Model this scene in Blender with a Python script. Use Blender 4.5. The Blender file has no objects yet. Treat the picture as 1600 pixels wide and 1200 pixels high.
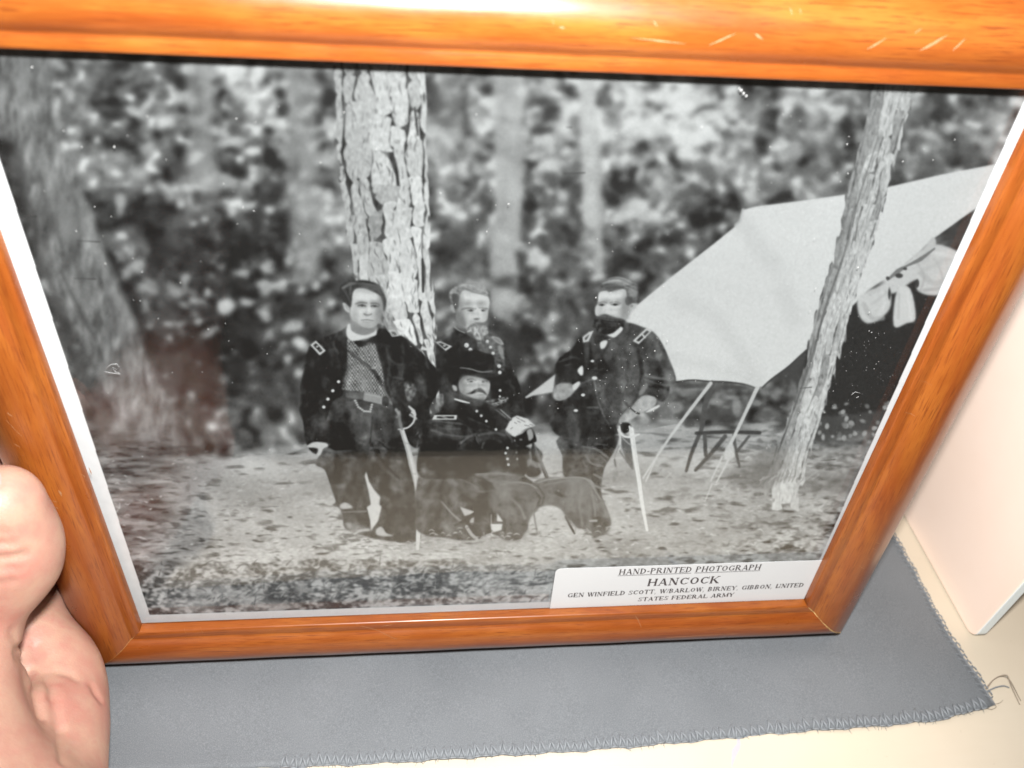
import bpy, bmesh, math, random
import numpy as np
from mathutils import Vector, Matrix

random.seed(7)
rng = np.random.default_rng(11)
S = bpy.context.scene
col = S.collection

# ------------------------------------------------------------------ camera, light, exposure
CAM = np.array([0.09945, -0.16137, 0.29479])
ROT = np.array([[0.99336, 0.00502, -0.11491], [-0.08734, 0.68294, -0.72523], [0.07484, 0.73046, 0.67885]])
FPX = 1250.75                                   # focal length in photo pixels (1600 wide)
cam_d = bpy.data.cameras.new('camera')
cam_d.sensor_width = 36.0
cam_d.lens = 36.0 * FPX / 1600.0
cam_d.clip_start = 0.005
cam_d.clip_end = 50
cam = bpy.data.objects.new('camera', cam_d)
col.objects.link(cam)
M4 = Matrix([list(ROT[i]) + [CAM[i]] for i in range(3)] + [[0, 0, 0, 1]])
cam.matrix_world = M4
S.camera = cam
cam_d.dof.use_dof = True
cam_d.dof.focus_distance = .262
cam_d.dof.aperture_fstop = 13.0

w = bpy.data.worlds.new('World')
S.world = w
w.use_nodes = True
bg = w.node_tree.nodes['Background']
bg.inputs[0].default_value = (1.0, 0.86, 0.72, 1)   # dim warm room
bg.inputs[1].default_value = 0.11

FLASH = CAM + ROT @ np.array([0.012, 0.044, 0.018])
FLASH_W = 12.5
fl_d = bpy.data.lights.new('camera_flash', 'SPOT')
fl_d.spot_size = math.radians(112)
fl_d.spot_blend = 0.7
fl_d.shadow_soft_size = 0.010
fl_d.energy = FLASH_W
fl_d.color = (1.0, 1.0, 1.005)
fl = bpy.data.objects.new('camera_flash', fl_d)
col.objects.link(fl)
fl.matrix_world = Matrix([list(ROT[i]) + [FLASH[i]] for i in range(3)] + [[0, 0, 0, 1]])

S.view_settings.view_transform = 'Standard'
S.view_settings.look = 'None'
S.view_settings.exposure = 0.0
S.view_settings.gamma = 1.0
S.render.engine = 'CYCLES'
S.cycles.use_denoising = True
S.cycles.caustics_reflective = True
S.cycles.blur_glossy = 0.3
S.cycles.max_bounces = 10
S.cycles.transparent_max_bounces = 16

# ------------------------------------------------------------------ geometry of the place
# frame coordinates (mm): u along the bottom rail, v up the frame, n towards the viewer; (0,0,0) = inner lower left corner of the moulding
LEAN = math.radians(5.0)
O_F = np.array([0.0, 0.0, 0.0265])
U = np.array([1.0, 0, 0])
V = np.array([0, math.sin(LEAN), math.cos(LEAN)])
NN = np.array([0, -math.cos(LEAN), math.sin(LEAN)])
OPEN_W, OPEN_H = 250.0, 199.5

def FW(u, v, n=0.0):
    return O_F + (U * u + V * v + NN * n) / 1000.0

def ray(px, py):
    return ROT @ np.array([(px - 800) / FPX, -(py - 600) / FPX, -1.0])

def at_frame(px, py, n=0.0):                     # world point seen at a photo pixel, on a plane parallel to the glass
    r = ray(px, py)
    o = FW(0, 0, n)
    t = ((o - CAM) @ NN) / (r @ NN)
    return CAM + r * t

def uv_frame(px, py, n=0.0):
    d = at_frame(px, py, n) - FW(0, 0, n)
    return d @ U * 1000, d @ V * 1000

def at_table(px, py, z=0.0):
    r = ray(px, py)
    return CAM + r * ((z - CAM[2]) / r[2])

# ------------------------------------------------------------------ helpers
def tag(o, label=None, cat=None, group=None, kind=None):
    if label: o['label'] = label
    if cat: o['category'] = cat
    if group: o['group'] = group
    if kind: o['kind'] = kind
    return o

def mesh_obj(name, verts, faces, mat=None, parent=None, smooth=True, uvs=None):
    me = bpy.data.meshes.new(name)
    me.from_pydata([tuple(map(float, p)) for p in verts], [], faces)
    if uvs is not None:
        lay = me.uv_layers.new(name='UVMap')
        for li, l in enumerate(me.loops):
            lay.data[li].uv = uvs[l.vertex_index]
    if mat: me.materials.append(mat)
    if smooth:
        me.polygons.foreach_set('use_smooth', [True] * len(me.polygons))
    me.update()
    o = bpy.data.objects.new(name, me)
    col.objects.link(o)
    if parent: o.parent = parent
    return o

def tube(verts, faces, pts, rad, sides=5):
    """append a tapered tube along pts; rad is one radius or one per point"""
    pts = [np.array(p, float) for p in pts]
    if not hasattr(rad, '__len__'): rad = [rad] * len(pts)
    base = len(verts)
    for i, p in enumerate(pts):
        a = pts[min(i + 1, len(pts) - 1)] - pts[max(i - 1, 0)]
        a = a / (np.linalg.norm(a) + 1e-12)
        h = np.array([0, 0, 1.0]) if abs(a[2]) < .9 else np.array([1.0, 0, 0])
        s = np.cross(a, h); s /= np.linalg.norm(s)
        t = np.cross(s, a)
        for k in range(sides):
            an = 2 * math.pi * k / sides
            verts.append(p + rad[i] * (s * math.cos(an) + t * math.sin(an)))
    for i in range(len(pts) - 1):
        for k in range(sides):
            k2 = (k + 1) % sides
            faces.append((base + i * sides + k, base + i * sides + k2, base + (i + 1) * sides + k2, base + (i + 1) * sides + k))
    faces.append(tuple(base + k for k in range(sides))[::-1])
    faces.append(tuple(base + (len(pts) - 1) * sides + k for k in range(sides)))

def box(verts, faces, lo, hi):
    b = len(verts)
    for z in (lo[2], hi[2]):
        for y in (lo[1], hi[1]):
            for x in (lo[0], hi[0]):
                verts.append((x, y, z))
    faces += [(b, b + 2, b + 3, b + 1), (b + 4, b + 5, b + 7, b + 6), (b, b + 1, b + 5, b + 4), (b + 2, b + 6, b + 7, b + 3), (b, b + 4, b + 6, b + 2), (b + 1, b + 3, b + 7, b + 5)]

class NT:
    def __init__(s, name):
        s.m = bpy.data.materials.new(name)
        s.m.use_nodes = True
        s.t = s.m.node_tree
        s.t.nodes.clear()
        s.out = s.t.nodes.new('ShaderNodeOutputMaterial')
    def n(s, typ, **kw):
        nd = s.t.nodes.new('ShaderNode' + typ)
        for k, v in kw.items():
            if k.startswith('_'): setattr(nd, k[1:], v)
            else: nd.inputs[k.replace('__', ' ')].default_value = v
        return nd
    def l(s, a, b): s.t.links.new(a, b)
    def ramp(s, fac, stops):
        r = s.t.nodes.new('ShaderNodeValToRGB')
        el = r.color_ramp.elements
        while len(el) < len(stops): el.new(0.5)
        for e, (p, c) in zip(el, stops):
            e.position = p
            e.color = (*c, 1) if len(c) == 3 else c
        s.l(fac, r.inputs[0])
        return r.outputs[0]
    def mix(s, fac, a, b, blend='MIX'):
        m = s.t.nodes.new('ShaderNodeMix'); m.data_type = 'RGBA'; m.blend_type = blend
        for sock, val in ((0, fac), (6, a), (7, b)):
            if hasattr(val, 'is_output'): s.l(val, m.inputs[sock])
            elif sock == 0: m.inputs[0].default_value = val
            else: m.inputs[sock].default_value = (*val, 1)
        return m.outputs[2]
    def math(s, op, a, b=0.0, clamp=False):
        m = s.t.nodes.new('ShaderNodeMath'); m.operation = op; m.use_clamp = clamp
        for i, val in enumerate((a, b)):
            if hasattr(val, 'is_output'): s.l(val, m.inputs[i])
            else: m.inputs[i].default_value = val
        return m.outputs[0]
    def noise(s, vec, scale, detail=3, rough=.5, dist=0.0):
        nd = s.n('TexNoise', Scale=scale, Detail=detail, Roughness=rough, Distortion=dist)
        if vec is not None: s.l(vec, nd.inputs['Vector'])
        return nd.outputs[0]
    def mapped(s, vec, scale=(1, 1, 1), loc=(0, 0, 0), rot=(0, 0, 0)):
        m = s.n('Mapping'); m.inputs['Scale'].default_value = scale; m.inputs['Location'].default_value = loc; m.inputs['Rotation'].default_value = rot
        s.l(vec, m.inputs[0]); return m.outputs[0]
    def coord(s, which='Object'):
        return s.n('TexCoord').outputs[which]
    def bump(s, h, strength=.3, dist=.0005):
        b = s.n('Bump'); b.inputs['Strength'].default_value = strength; b.inputs['Distance'].default_value = dist
        s.l(h, b.inputs['Height']); return b.outputs[0]
    def finish(s, sh):
        s.l(sh, s.out.inputs[0]); return s.m

def principled(nt, base=None, rough=.5, normal=None, **kw):
    p = nt.n('BsdfPrincipled')
    if base is not None:
        if hasattr(base, 'is_output'): nt.l(base, p.inputs['Base Color'])
        else: p.inputs['Base Color'].default_value = (*base, 1)
    if hasattr(rough, 'is_output'): nt.l(rough, p.inputs['Roughness'])
    else: p.inputs['Roughness'].default_value = rough
    if normal is not None: nt.l(normal, p.inputs['Normal'])
    for k, v in kw.items(): p.inputs[k.replace('_', ' ')].default_value = v
    return p

def simple(name, base, rough=.6, **kw):
    nt = NT(name)
    c = nt.coord()
    f = nt.noise(c, 900, 2)
    cc = nt.mix(nt.math('MULTIPLY', f, .35), base, tuple(x * .72 for x in base))
    return nt.finish(principled(nt, cc, rough, **kw).outputs[0])

# ------------------------------------------------------------------ materials
def mat_wood():
    nt = NT('stained_wood')
    uv = nt.n('UVMap').outputs[0]
    info = nt.n('ObjectInfo').outputs['Random']
    off = nt.n('CombineXYZ'); nt.l(nt.math('MULTIPLY', info, 40), off.inputs[0]); nt.l(nt.math('MULTIPLY', info, 13), off.inputs[1])
    va = nt.n('VectorMath', _operation='ADD'); nt.l(uv, va.inputs[0]); nt.l(off.outputs[0], va.inputs[1])
    v = va.outputs[0]
    broad = nt.noise(nt.mapped(v, (17, 330, 1)), 1, 5, .65, .5)
    fine = nt.noise(nt.mapped(v, (95, 2300, 1)), 1, 4, .65, .2)
    fleck = nt.noise(nt.mapped(v, (300, 2600, 1)), 1, 2, .5)
    blot = nt.noise(nt.mapped(v, (45, 90, 1)), 1, 3, .6)
    c1 = nt.ramp(broad, [(.25, (.170, .037, .006)), (.45, (.205, .048, .0075)), (.60, (.222, .054, .0085)), (.78, (.255, .070, .011))])
    flame = nt.noise(nt.mapped(v, (9, 75, 1)), 1, 3, .6, 1.6)
    c1 = nt.mix(nt.ramp(flame, [(.40, (0, 0, 0)), (.66, (.85, .85, .85))]), c1, (.275, .086, .012))
    c1 = nt.mix(nt.ramp(flame, [(.26, (.8, .8, .8)), (.42, (0, 0, 0))]), c1, (.135, .027, .005))
    c2 = nt.mix(nt.ramp(fine, [(.36, (.9, .9, .9)), (.48, (0, 0, 0))]), c1, (.12, .026, .005))
    c3 = nt.mix(nt.ramp(fleck, [(.60, (0, 0, 0)), (.74, (.5, .5, .5))]), c2, (.27, .080, .014))
    c4 = nt.mix(nt.ramp(blot, [(.40, (.55, .55, .55)), (.6, (0, 0, 0))]), c3, (.185, .043, .006))
    h = nt.math('ADD', nt.math('MULTIPLY', fine, .5), nt.math('MULTIPLY', blot, .5))
    rgh = nt.ramp(blot, [(.3, (.26,) * 3), (.7, (.40,) * 3)])
    p = principled(nt, c4, rgh, nt.bump(h, .12, .0004), Coat_Weight=.28, Coat_Roughness=.20, Specular_IOR_Level=.4)
    return nt.finish(p.outputs[0])

def mat_glass():
    nt = NT('picture_glass')
    lw = nt.n('LayerWeight', Blend=.5)
    f = nt.math('POWER', lw.outputs['Facing'], 4.0)
    fac = nt.math('ADD', nt.math('MULTIPLY', f, .85), .055)
    tr = nt.n('BsdfTransparent'); tr.inputs[0].default_value = (.985, .992, .988, 1)
    c = nt.coord()
    sm = nt.noise(c, 26, 4, .6)
    gl = nt.n('BsdfGlossy'); gl.inputs['Roughness'].default_value = .012
    nt.l(nt.ramp(sm, [(.35, (.015,) * 3), (.75, (.06,) * 3)]), gl.inputs['Roughness'])
    mx = nt.n('MixShader'); nt.l(fac, mx.inputs[0]); nt.l(tr.outputs[0], mx.inputs[1]); nt.l(gl.outputs[0], mx.inputs[2])
    return nt.finish(mx.outputs[0])

def mat_cloth():
    nt = NT('grey_satin_cloth')
    c = nt.coord()
    wv = nt.n('TexWave', Scale=900, Distortion=1.5, Detail=1); nt.l(c, wv.inputs[0])
    wx = nt.n('TexWave', Scale=900, Distortion=1.5, Detail=1, _bands_direction='Y'); nt.l(c, wx.inputs[0])
    weave = nt.math('MULTIPLY', wv.outputs[0] if False else wv.outputs['Fac'], wx.outputs['Fac'])
    sp = nt.noise(c, 2600, 2, .7)
    mott = nt.noise(c, 22, 4, .6)
    base = nt.ramp(mott, [(.25, (.100, .107, .112)), (.75, (.130, .137, .142))])
    base = nt.mix(nt.ramp(sp, [(.42, (0, 0, 0)), (.72, (.55, .55, .55))]), base, (.23, .245, .26))
    p = principled(nt, base, .55, nt.bump(nt.math('ADD', weave, sp), .25, .00015), Sheen_Weight=.25, Sheen_Roughness=.4, Specular_IOR_Level=.35)
    return nt.finish(p.outputs[0])

def mat_table():
    nt = NT('cream_tabletop')
    c = nt.coord()
    a = nt.noise(c, 9, 4, .55)
    b = nt.noise(nt.mapped(c, (40, 400, 1)), 1, 4, .6)
    sp = nt.noise(c, 420, 2, .5)
    base = nt.ramp(a, [(.3, (.51, .43, .325)), (.7, (.56, .485, .38))])
    base = nt.mix(nt.ramp(b, [(.45, (0, 0, 0)), (.8, (.25, .25, .25))]), base, (.52, .44, .33))
    base = nt.mix(nt.ramp(sp, [(.70, (0, 0, 0)), (.78, (.35, .35, .35))]), base, (.38, .31, .22))
    p = principled(nt, base, .42, nt.bump(b, .06, .0003), Specular_IOR_Level=.35)
    return nt.finish(p.outputs[0])

def mat_panel(name, c0, c1):
    nt = NT(name)
    c = nt.coord()
    a = nt.noise(c, 14, 4, .6)
    f = nt.noise(c, 900, 2, .5)
    base = nt.ramp(a, [(.3, c0), (.7, c1)])
    p = principled(nt, base, .55, nt.bump(f, .06, .0002), Specular_IOR_Level=.3)
    return nt.finish(p.outputs[0])

def mat_skin():
    nt = NT('skin')
    c = nt.coord()
    a = nt.noise(c, 70, 4, .6)
    b = nt.noise(c, 260, 3, .6)
    pores = nt.n('TexVoronoi', Scale=1500); nt.l(c, pores.inputs[0])
    lines = nt.noise(nt.mapped(c, (500, 900, 160)), 1, 3, .6)
    base = nt.ramp(a, [(.30, (.39, .165, .125)), (.45, (.40, .210, .155)), (.60, (.43, .26, .185)), (.75, (.40, .170, .135))])
    base = nt.mix(nt.ramp(b, [(.45, (0, 0, 0)), (.7, (.3, .3, .3))]), base, (.44, .19, .15))
    h = nt.math('ADD', nt.math('MULTIPLY', pores.outputs[0], .35), nt.math('MULTIPLY', lines, .65))
    p = principled(nt, base, .50, nt.bump(h, .30, .0004), Subsurface_Weight=.25, Subsurface_Scale=.004, Specular_IOR_Level=.35)
    p.inputs['Subsurface Radius'].default_value = (1.0, .35, .18)
    return nt.finish(p.outputs[0])

WOOD = mat_wood()
GLASS = mat_glass()
CLOTH = mat_cloth()
TABLE = mat_table()
SKIN = mat_skin()
PANEL = mat_panel('cream_board', (.84, .66, .54), (.88, .71, .60))
PANEL_EDGE = mat_panel('white_board_edge', (.70, .75, .74), (.78, .82, .82))
BACKING = simple('brown_fibreboard', (.24, .15, .08), .8)
LABEL_PAPER = mat_panel('label_paper', (.49, .495, .495), (.52, .525, .525))
INK = simple('label_ink', (.045, .036, .036), .7)
THREAD = simple('grey_thread', (.205, .218, .228), .6)
THREAD_DARK = simple('blue_grey_thread', (.06, .09, .12), .7)
THREAD_TAN = simple('tan_thread', (.30, .24, .18), .7)
BARE_WOOD = simple('bare_wood', (.30, .145, .065), .6)
GAP = simple('pale_filler', (.52, .36, .14), .7)
DUST = simple('dust', (.36, .36, .35), .9)
NAIL = simple('fingernail', (.40, .25, .22), .5)
SMUDGE = simple('pen_smudge_ink', (.40, .38, .40), .7)

# ------------------------------------------------------------------ table, standing board
def rounded_slab(name, x0, x1, y0, y1, z0, z1, mat):
    v, f = [], []
    box(v, f, (x0, y0, z0), (x1, y1, z1))
    o = mesh_obj(name, v, f, mat, smooth=False)
    m = o.modifiers.new('bevel', 'BEVEL'); m.width = .012; m.segments = 5
    return o

table = rounded_slab('table', -.70, .95, -.136, .75, -.030, 0.0, TABLE)
tag(table, 'cream table top carrying the grey cloth, the frame and the board', kind='structure')

bx, by = .3312, -.0065
bv, bf = [], []
prof = []                                        # outline of the board in (y, z), rounded at the lower front corner
for k in range(7):
    a = math.pi + k / 6 * math.pi / 2
    prof.append((by + .005 + .005 * math.cos(a), .0055 + .005 * math.sin(a)))
prof += [(.42, .0005), (.42, .34), (by, .34)]
TH = .0048
nprof = len(prof)
for x in (bx, bx + TH):
    for (y, z) in prof: bv.append((x, y, z))
bf.append(tuple(range(nprof))[::1])
bf.append(tuple(range(nprof, 2 * nprof))[::-1])
for k in range(nprof):
    k2 = (k + 1) % nprof
    bf.append((k, k + nprof, k2 + nprof, k2))
board = mesh_obj('board', bv, bf, PANEL, smooth=False)
board.data.materials.append(PANEL_EDGE)
for i, p in enumerate(board.data.polygons):
    if i >= 2: p.material_index = 1
m = board.modifiers.new('bevel', 'BEVEL'); m.width = .0006; m.segments = 2
tag(board, 'cream board with a white edge standing upright on the table right of the frame', 'board')

# faint pen smudge on the table
sv, sf = [], []
c0 = at_table(1152, 1172)
for k, (dx, dy) in enumerate([(-.004, -.006), (-.0022, -.0025), (-.0005, .0002), (.0012, .0022), (.0022, .0058)]):
    wd = [.0002, .0008, .0015, .0008, .0002][k]
    sv += [(c0[0] + dx - wd, c0[1] + dy, .00012), (c0[0] + dx + wd, c0[1] + dy, .00012)]
    if k: sf.append((2 * k - 2, 2 * k - 1, 2 * k + 1, 2 * k))
mesh_obj('pen_smudge', sv, sf, SMUDGE, table)

# ------------------------------------------------------------------ cloth
edge_px = [(1552, 1104), (1500, 1119), (1462, 1128), (1350, 1138), (1200, 1148), (1000, 1168), (850, 1179), (700, 1189), (456, 1201), (160, 1207)]
edge_w = [at_table(*p)[:2] for p in edge_px]
ex = np.array([p[0] for p in edge_w])[::-1]; ey = np.array([p[1] for p in edge_w])[::-1]
right_px = [(1400, 845), (1428, 893), (1455, 945), (1480, 990), (1506, 1030), (1530, 1066), (1552, 1104)]
right_w = [at_table(*p)[:2] for p in right_px]
ry = np.array([p[1] for p in right_w])[::-1]; rx = np.array([p[0] for p in right_w])[::-1]
CX0, CY1 = -.115, .095
def front_y(x): return float(np.interp(x, ex, ey)) + .00025 * math.sin(x * 310) + .0002 * math.sin(x * 743)
def right_x(y): return float(np.interp(y, ry, rx)) + .0003 * math.sin(y * 500)
def cloth_z(x, y): return .0009 + .0005 * math.sin(x * 31 + 1) * math.sin(y * 44 + .6) + .0003 * math.sin(x * 90 + y * 60)
nx, ny = 150, 60
cv, cf = [], []
xr0 = rx[0]
for j in range(ny + 1):
    t = j / ny
    for i in range(nx + 1):
        s = i / nx
        xa = CX0 + (xr0 - CX0) * s
        yf = front_y(xa)
        y = yf + (CY1 - yf) * t
        x = CX0 + (right_x(y) - CX0) * s
        cv.append((x, y, max(.0004, cloth_z(x, y))))
nb = len(cv)
for (x, y, z) in list(cv): cv.append((x, y, z - .00035))
def ci(i, j): return j * (nx + 1) + i
for j in range(ny):
    for i in range(nx):
        cf.append((ci(i, j), ci(i + 1, j), ci(i + 1, j + 1), ci(i, j + 1)))
        cf.append((nb + ci(i, j), nb + ci(i, j + 1), nb + ci(i + 1, j + 1), nb + ci(i + 1, j)))
for i in range(nx):
    cf.append((ci(i, 0), nb + ci(i, 0), nb + ci(i + 1, 0), ci(i + 1, 0)))
    cf.append((ci(i + 1, ny), nb + ci(i + 1, ny), nb + ci(i, ny), ci(i, ny)))
for j in range(ny):
    cf.append((ci(nx, j), nb + ci(nx, j), nb + ci(nx, j + 1), ci(nx, j + 1)))
    cf.append((ci(0, j + 1), nb + ci(0, j + 1), nb + ci(0, j), ci(0, j)))
cloth = mesh_obj('cloth', cv, cf, CLOTH)
tag(cloth, 'grey satin cloth with stitched frayed edges lying under the frame', 'cloth')

# hem stitches: V stitches along the front, loops along the right
def stitch_mesh(kind, seed):
    r = random.Random(seed)
    v, f = [], []
    if kind == 'v':
        top = (r.uniform(-.0007, .0002), .0044 + r.uniform(-.0005, .0004), .0003)
        tube(v, f, [(-.0012, .0003, -.0002), (-.0006 + r.uniform(-.0002, .0002), .0024, .0005), top], [.00036, .00046, .00024], 5)
        tube(v, f, [top, (.0006, .0022, .0005), (.0013, .0003, -.0002)], [.00024, .00042, .00034], 5)
        tube(v, f, [(-.0016, .0002, 0), (0, .00005, .0003), (.0016, .0002, 0)], .00026, 5)
    else:
        pts = []
        for k in range(9):
            a = k / 8 * 2 * math.pi * .92
            pts.append((.0008 * math.cos(a) + .0002, .0014 * math.sin(a) * (1 + .15 * math.sin(a)), .0003 + .0001 * math.sin(2 * a)))
        tube(v, f, pts, .00028, 5)
        tube(v, f, [(-.0006, -.0014, .0001), (-.0016 + r.uniform(-.0002, .0002), -.0004, .0003), (-.0028, .0002, .0)], .00017, 4)
    return v, f
vm = []
for sd in range(5):
    o = mesh_obj('stitch', *stitch_mesh('v', sd), THREAD, cloth); vm.append(o.data); bpy.data.objects.remove(o)
lm = []
for sd in range(4):
    o = mesh_obj('stitch', *stitch_mesh('l', sd), THREAD, cloth); lm.append(o.data); bpy.data.objects.remove(o)
x = .052
while x < xr0 - .004:
    y = front_y(x)
    o = bpy.data.objects.new('stitch', random.choice(vm)); col.objects.link(o); o.parent = cloth
    sl = math.atan2(front_y(x + .002) - front_y(x - .002), .004)
    o.location = (x, y, cloth_z(x, y) + .0001); o.rotation_euler = (0, 0, sl + random.uniform(-.12, .12))
    o.scale = (1, random.uniform(.85, 1.1), 1)
    x += random.uniform(.0027, .0033)
y = ry[0] + .004
while y < .062:
    xx = right_x(y)
    o = bpy.data.objects.new('stitch', random.choice(lm)); col.objects.link(o); o.parent = cloth
    o.location = (xx, y, cloth_z(xx, y) + .0001); o.rotation_euler = (0, 0, random.uniform(-.15, .15))
    y += random.uniform(.0025, .0030)
fv, ff = [], []
for k in range(210):
    x = random.uniform(.03, xr0)
    y = front_y(x)
    L = random.choice([.0005, .0007, .001, .0018]) * random.uniform(.6, 1.2)
    a = -math.pi / 2 + random.gauss(0, .7)
    p0 = np.array([x, y + .0004, .0006]); p2 = p0 + np.array([math.cos(a) * L, math.sin(a) * L, -.0004])
    p1 = (p0 + p2) / 2 + np.array([random.gauss(0, .0002), 0, .0002])
    tube(fv, ff, [p0, p1, p2], [.00009, .00008, .00004], 3)
for k in range(60):
    y = random.uniform(ry[0], .05); x = right_x(y); L = random.uniform(.0004, .0012)
    tube(fv, ff, [(x - .0003, y, .0006), (x + L * .6, y + random.gauss(0, .0005), .0007), (x + L, y + random.gauss(0, .0006), .0003)], [.00008, .00007, .00004], 3)
tag(mesh_obj('frayed_fibres', fv, ff, THREAD_DARK, cloth), kind='stuff')

def spl(P, k=8):
    P = [np.array(p, float) for p in P]; P = [2 * P[0] - P[1]] + P + [2 * P[-1] - P[-2]]
    out = []
    for i in range(1, len(P) - 2):
        for s in range(k):
            t = s / k
            a, b, c, d = P[i - 1:i + 3]
            out.append(.5 * ((2 * b) + (c - a) * t + (2 * a - 5 * b + 4 * c - d) * t * t + (3 * b - a - 3 * c + d) * t ** 3))
    out.append(P[-2]); return out
def thread(px, mat, r, lift):
    P = [at_table(*p) + np.array([0, 0, .0006 + h]) for p, h in zip(px, lift)]
    v, f = [], []
    tube(v, f, spl(P), r, 5)
    return mesh_obj('loose_thread', v, f, mat, cloth)
thread([(1540, 1078), (1552, 1063), (1568, 1060), (1577, 1075), (1592, 1102)], THREAD_TAN, .00020, [.0002, .001, .002, .001, 0])
thread([(1536, 1080), (1548, 1066), (1560, 1061), (1572, 1066), (1590, 1092), (1594, 1096)], THREAD_TAN, .00016, [.0003, .0016, .002, .002, .0006, 0])
thread([(1542, 1081), (1554, 1076), (1566, 1074), (1575, 1076)], THREAD, .00028, [.0002, .0005, .0006, .0003])
thread([(1548, 1102), (1560, 1100), (1566, 1095)], THREAD_TAN, .00010, [0, .0002, 0])
thread([(1540, 1108), (1548, 1110), (1555, 1106), (1552, 1102)], THREAD_TAN, .00012, [0, .0003, .0003, 0])

# ------------------------------------------------------------------ picture frame
BASE = FW(125, -25.2, -14)
frame = bpy.data.objects.new('picture_frame', None)
frame.empty_display_size = .05
col.objects.link(frame)
frame.location = BASE
frame.rotation_euler = (-LEAN, 0, 0)
tag(frame, 'orange stained wooden picture frame with a black and white photograph behind glass', 'picture frame')
def FL(u, v, n=0.0):                             # frame coordinates to the frame's own space
    return ((u - 125) / 1000, -(n + 14) / 1000, (v + 25.2) / 1000)

# moulding: (outward 0..1, height mm above the glass)
FACE = [(0, 2.75), (.004, 3.05), (.014, 3.32), (.035, 3.55), (.065, 3.66), (.10, 3.70), (.125, 3.70), (.140, 3.64), (.152, 3.72), (.175, 4.25), (.21, 5.05),
        (.25, 5.68), (.31, 6.26), (.37, 6.62), (.43, 6.76), (.49, 6.62), (.55, 6.22), (.61, 5.58), (.67, 4.78), (.73, 3.85), (.79, 2.75), (.85, 1.45), (.90, .15), (.945, -1.3), (.975, -2.7), (.992, -4.2), (1.0, -6.0)]
PROF = [(0, .03)] + FACE + [(1.0, -13.2), (.97, -14.0), (.17, -14.0), (.17, .03)]
RAILS = {'bottom': 25.0, 'right': 26.0, 'top': 25.0, 'left': 25.0}
arc = [0.0]
for a, b in zip(PROF[:-1], PROF[1:]): arc.append(arc[-1] + math.hypot((b[0] - a[0]) * 25, b[1] - a[1]))
def prof_h(t):
    return float(np.interp(t, [p[0] for p in FACE], [p[1] for p in FACE]))
def rail_point(side, s, t):
    L, R, B, T = (RAILS[k] for k in ('left', 'right', 'bottom', 'top'))
    if side == 'bottom': return (-t * L + s * (OPEN_W + t * (L + R)), -t * B)
    if side == 'top': return (-t * L + s * (OPEN_W + t * (L + R)), OPEN_H + t * T)
    if side == 'left': return (-t * L, -t * B + s * (OPEN_H + t * (B + T)))
    return (OPEN_W + t * R, -t * B + s * (OPEN_H + t * (B + T)))
rails = {}
NSEG = 48
for side in ('bottom', 'right', 'top', 'left'):
    v, f, uvs = [], [], []
    for i in range(NSEG + 1):
        s = i / NSEG
        for k, (t, h) in enumerate(PROF):
            eps = .00022 if t > .02 else .0001
            ss = eps + s * (1 - 2 * eps)
            u_, v_ = rail_point(side, ss, t)
            wob = .05 * math.sin(s * 23 + k * .3 + len(side)) + .04 * math.sin(s * 51 + len(side) * 2)
            hh = h + (wob if .02 < t < .98 and h > .2 else 0)
            v.append(FL(u_, v_, hh))
            uvs.append(((u_ if side in ('bottom', 'top') else v_) / 1000, arc[k] / 1000))
    n_ = len(PROF)
    flip = side in ('bottom', 'right')
    for i in range(NSEG):
        for k in range(n_):
            k2 = (k + 1) % n_
            q = (i * n_ + k, (i + 1) * n_ + k, (i + 1) * n_ + k2, i * n_ + k2)
            f.append(q if side in ('top', 'right') else q[::-1])
    f.append(tuple(range(n_))); f.append(tuple(NSEG * n_ + k for k in range(n_))[::-1])
    o = mesh_obj('frame_rail', v, f, WOOD, frame, True, uvs)
    mm = o.modifiers.new('edges', 'EDGE_SPLIT'); mm.split_angle = math.radians(50)
    rails[side] = o
bmx = None

# pale filler showing in the open mitres
def mitre(side_s, t0, t1, wid, mat, n=14):
    v, f = [], []
    for i in range(n + 1):
        t = t0 + (t1 - t0) * i / n
        u_, v_ = rail_point('bottom', side_s, t)
        h = prof_h(t) + .06
        ww = wid * (.35 + .65 * math.sin(math.pi * (i + .5) / (n + 1))) * random.uniform(.7, 1.2)
        v += [FL(u_ - ww, v_ - ww * .2, h), FL(u_ + ww, v_ + ww * .2, h), FL(u_, v_, h - 1.2)]
        if i:
            b = 3 * i
            f += [(b - 3, b - 2, b + 1, b), (b - 2, b - 1, b + 2, b + 1), (b - 1, b - 3, b, b + 2)]
    return mesh_obj('mitre_filler', v, f, mat, rails['bottom'], False)
mitre(1.0, .03, .84, .26, GAP)
mitre(0.0, .10, .93, .10, GAP)

# scratches and dents: bare wood slivers lying in the varnish
def scratch(side, s0, t0, s1, t1, wid, bow=0.0):
    v, f = [], []
    n = 8
    for i in range(n + 1):
        q = i / n
        s = s0 + (s1 - s0) * q; t = t0 + (t1 - t0) * q + bow * math.sin(math.pi * q)
        u_, v_ = rail_point(side, s, t)
        ww = wid * math.sin(math.pi * min(max(q, .04), .96)) * random.uniform(.5, 1.2)
        h = prof_h(t)
        if side in ('top', 'bottom'): a, b = (u_, v_ - ww), (u_, v_ + ww)
        else: a, b = (u_ - ww, v_), (u_ + ww, v_)
        v += [FL(*a, h + .03), FL(*b, h + .03), FL(u_, v_, h + .10)]
        if i:
            k = 3 * i
            f += [(k - 3, k - 1, k + 2, k), (k - 1, k - 2, k + 1, k + 2)]
    return mesh_obj('scratch', v, f, BARE_WOOD, rails[side], True)
def top_st(px, py):
    u_, v_ = uv_frame(px, py, 5.5); t = (v_ - OPEN_H) / 25; return (u_ + t * 25.0) / (OPEN_W + t * 51.0), t
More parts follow.
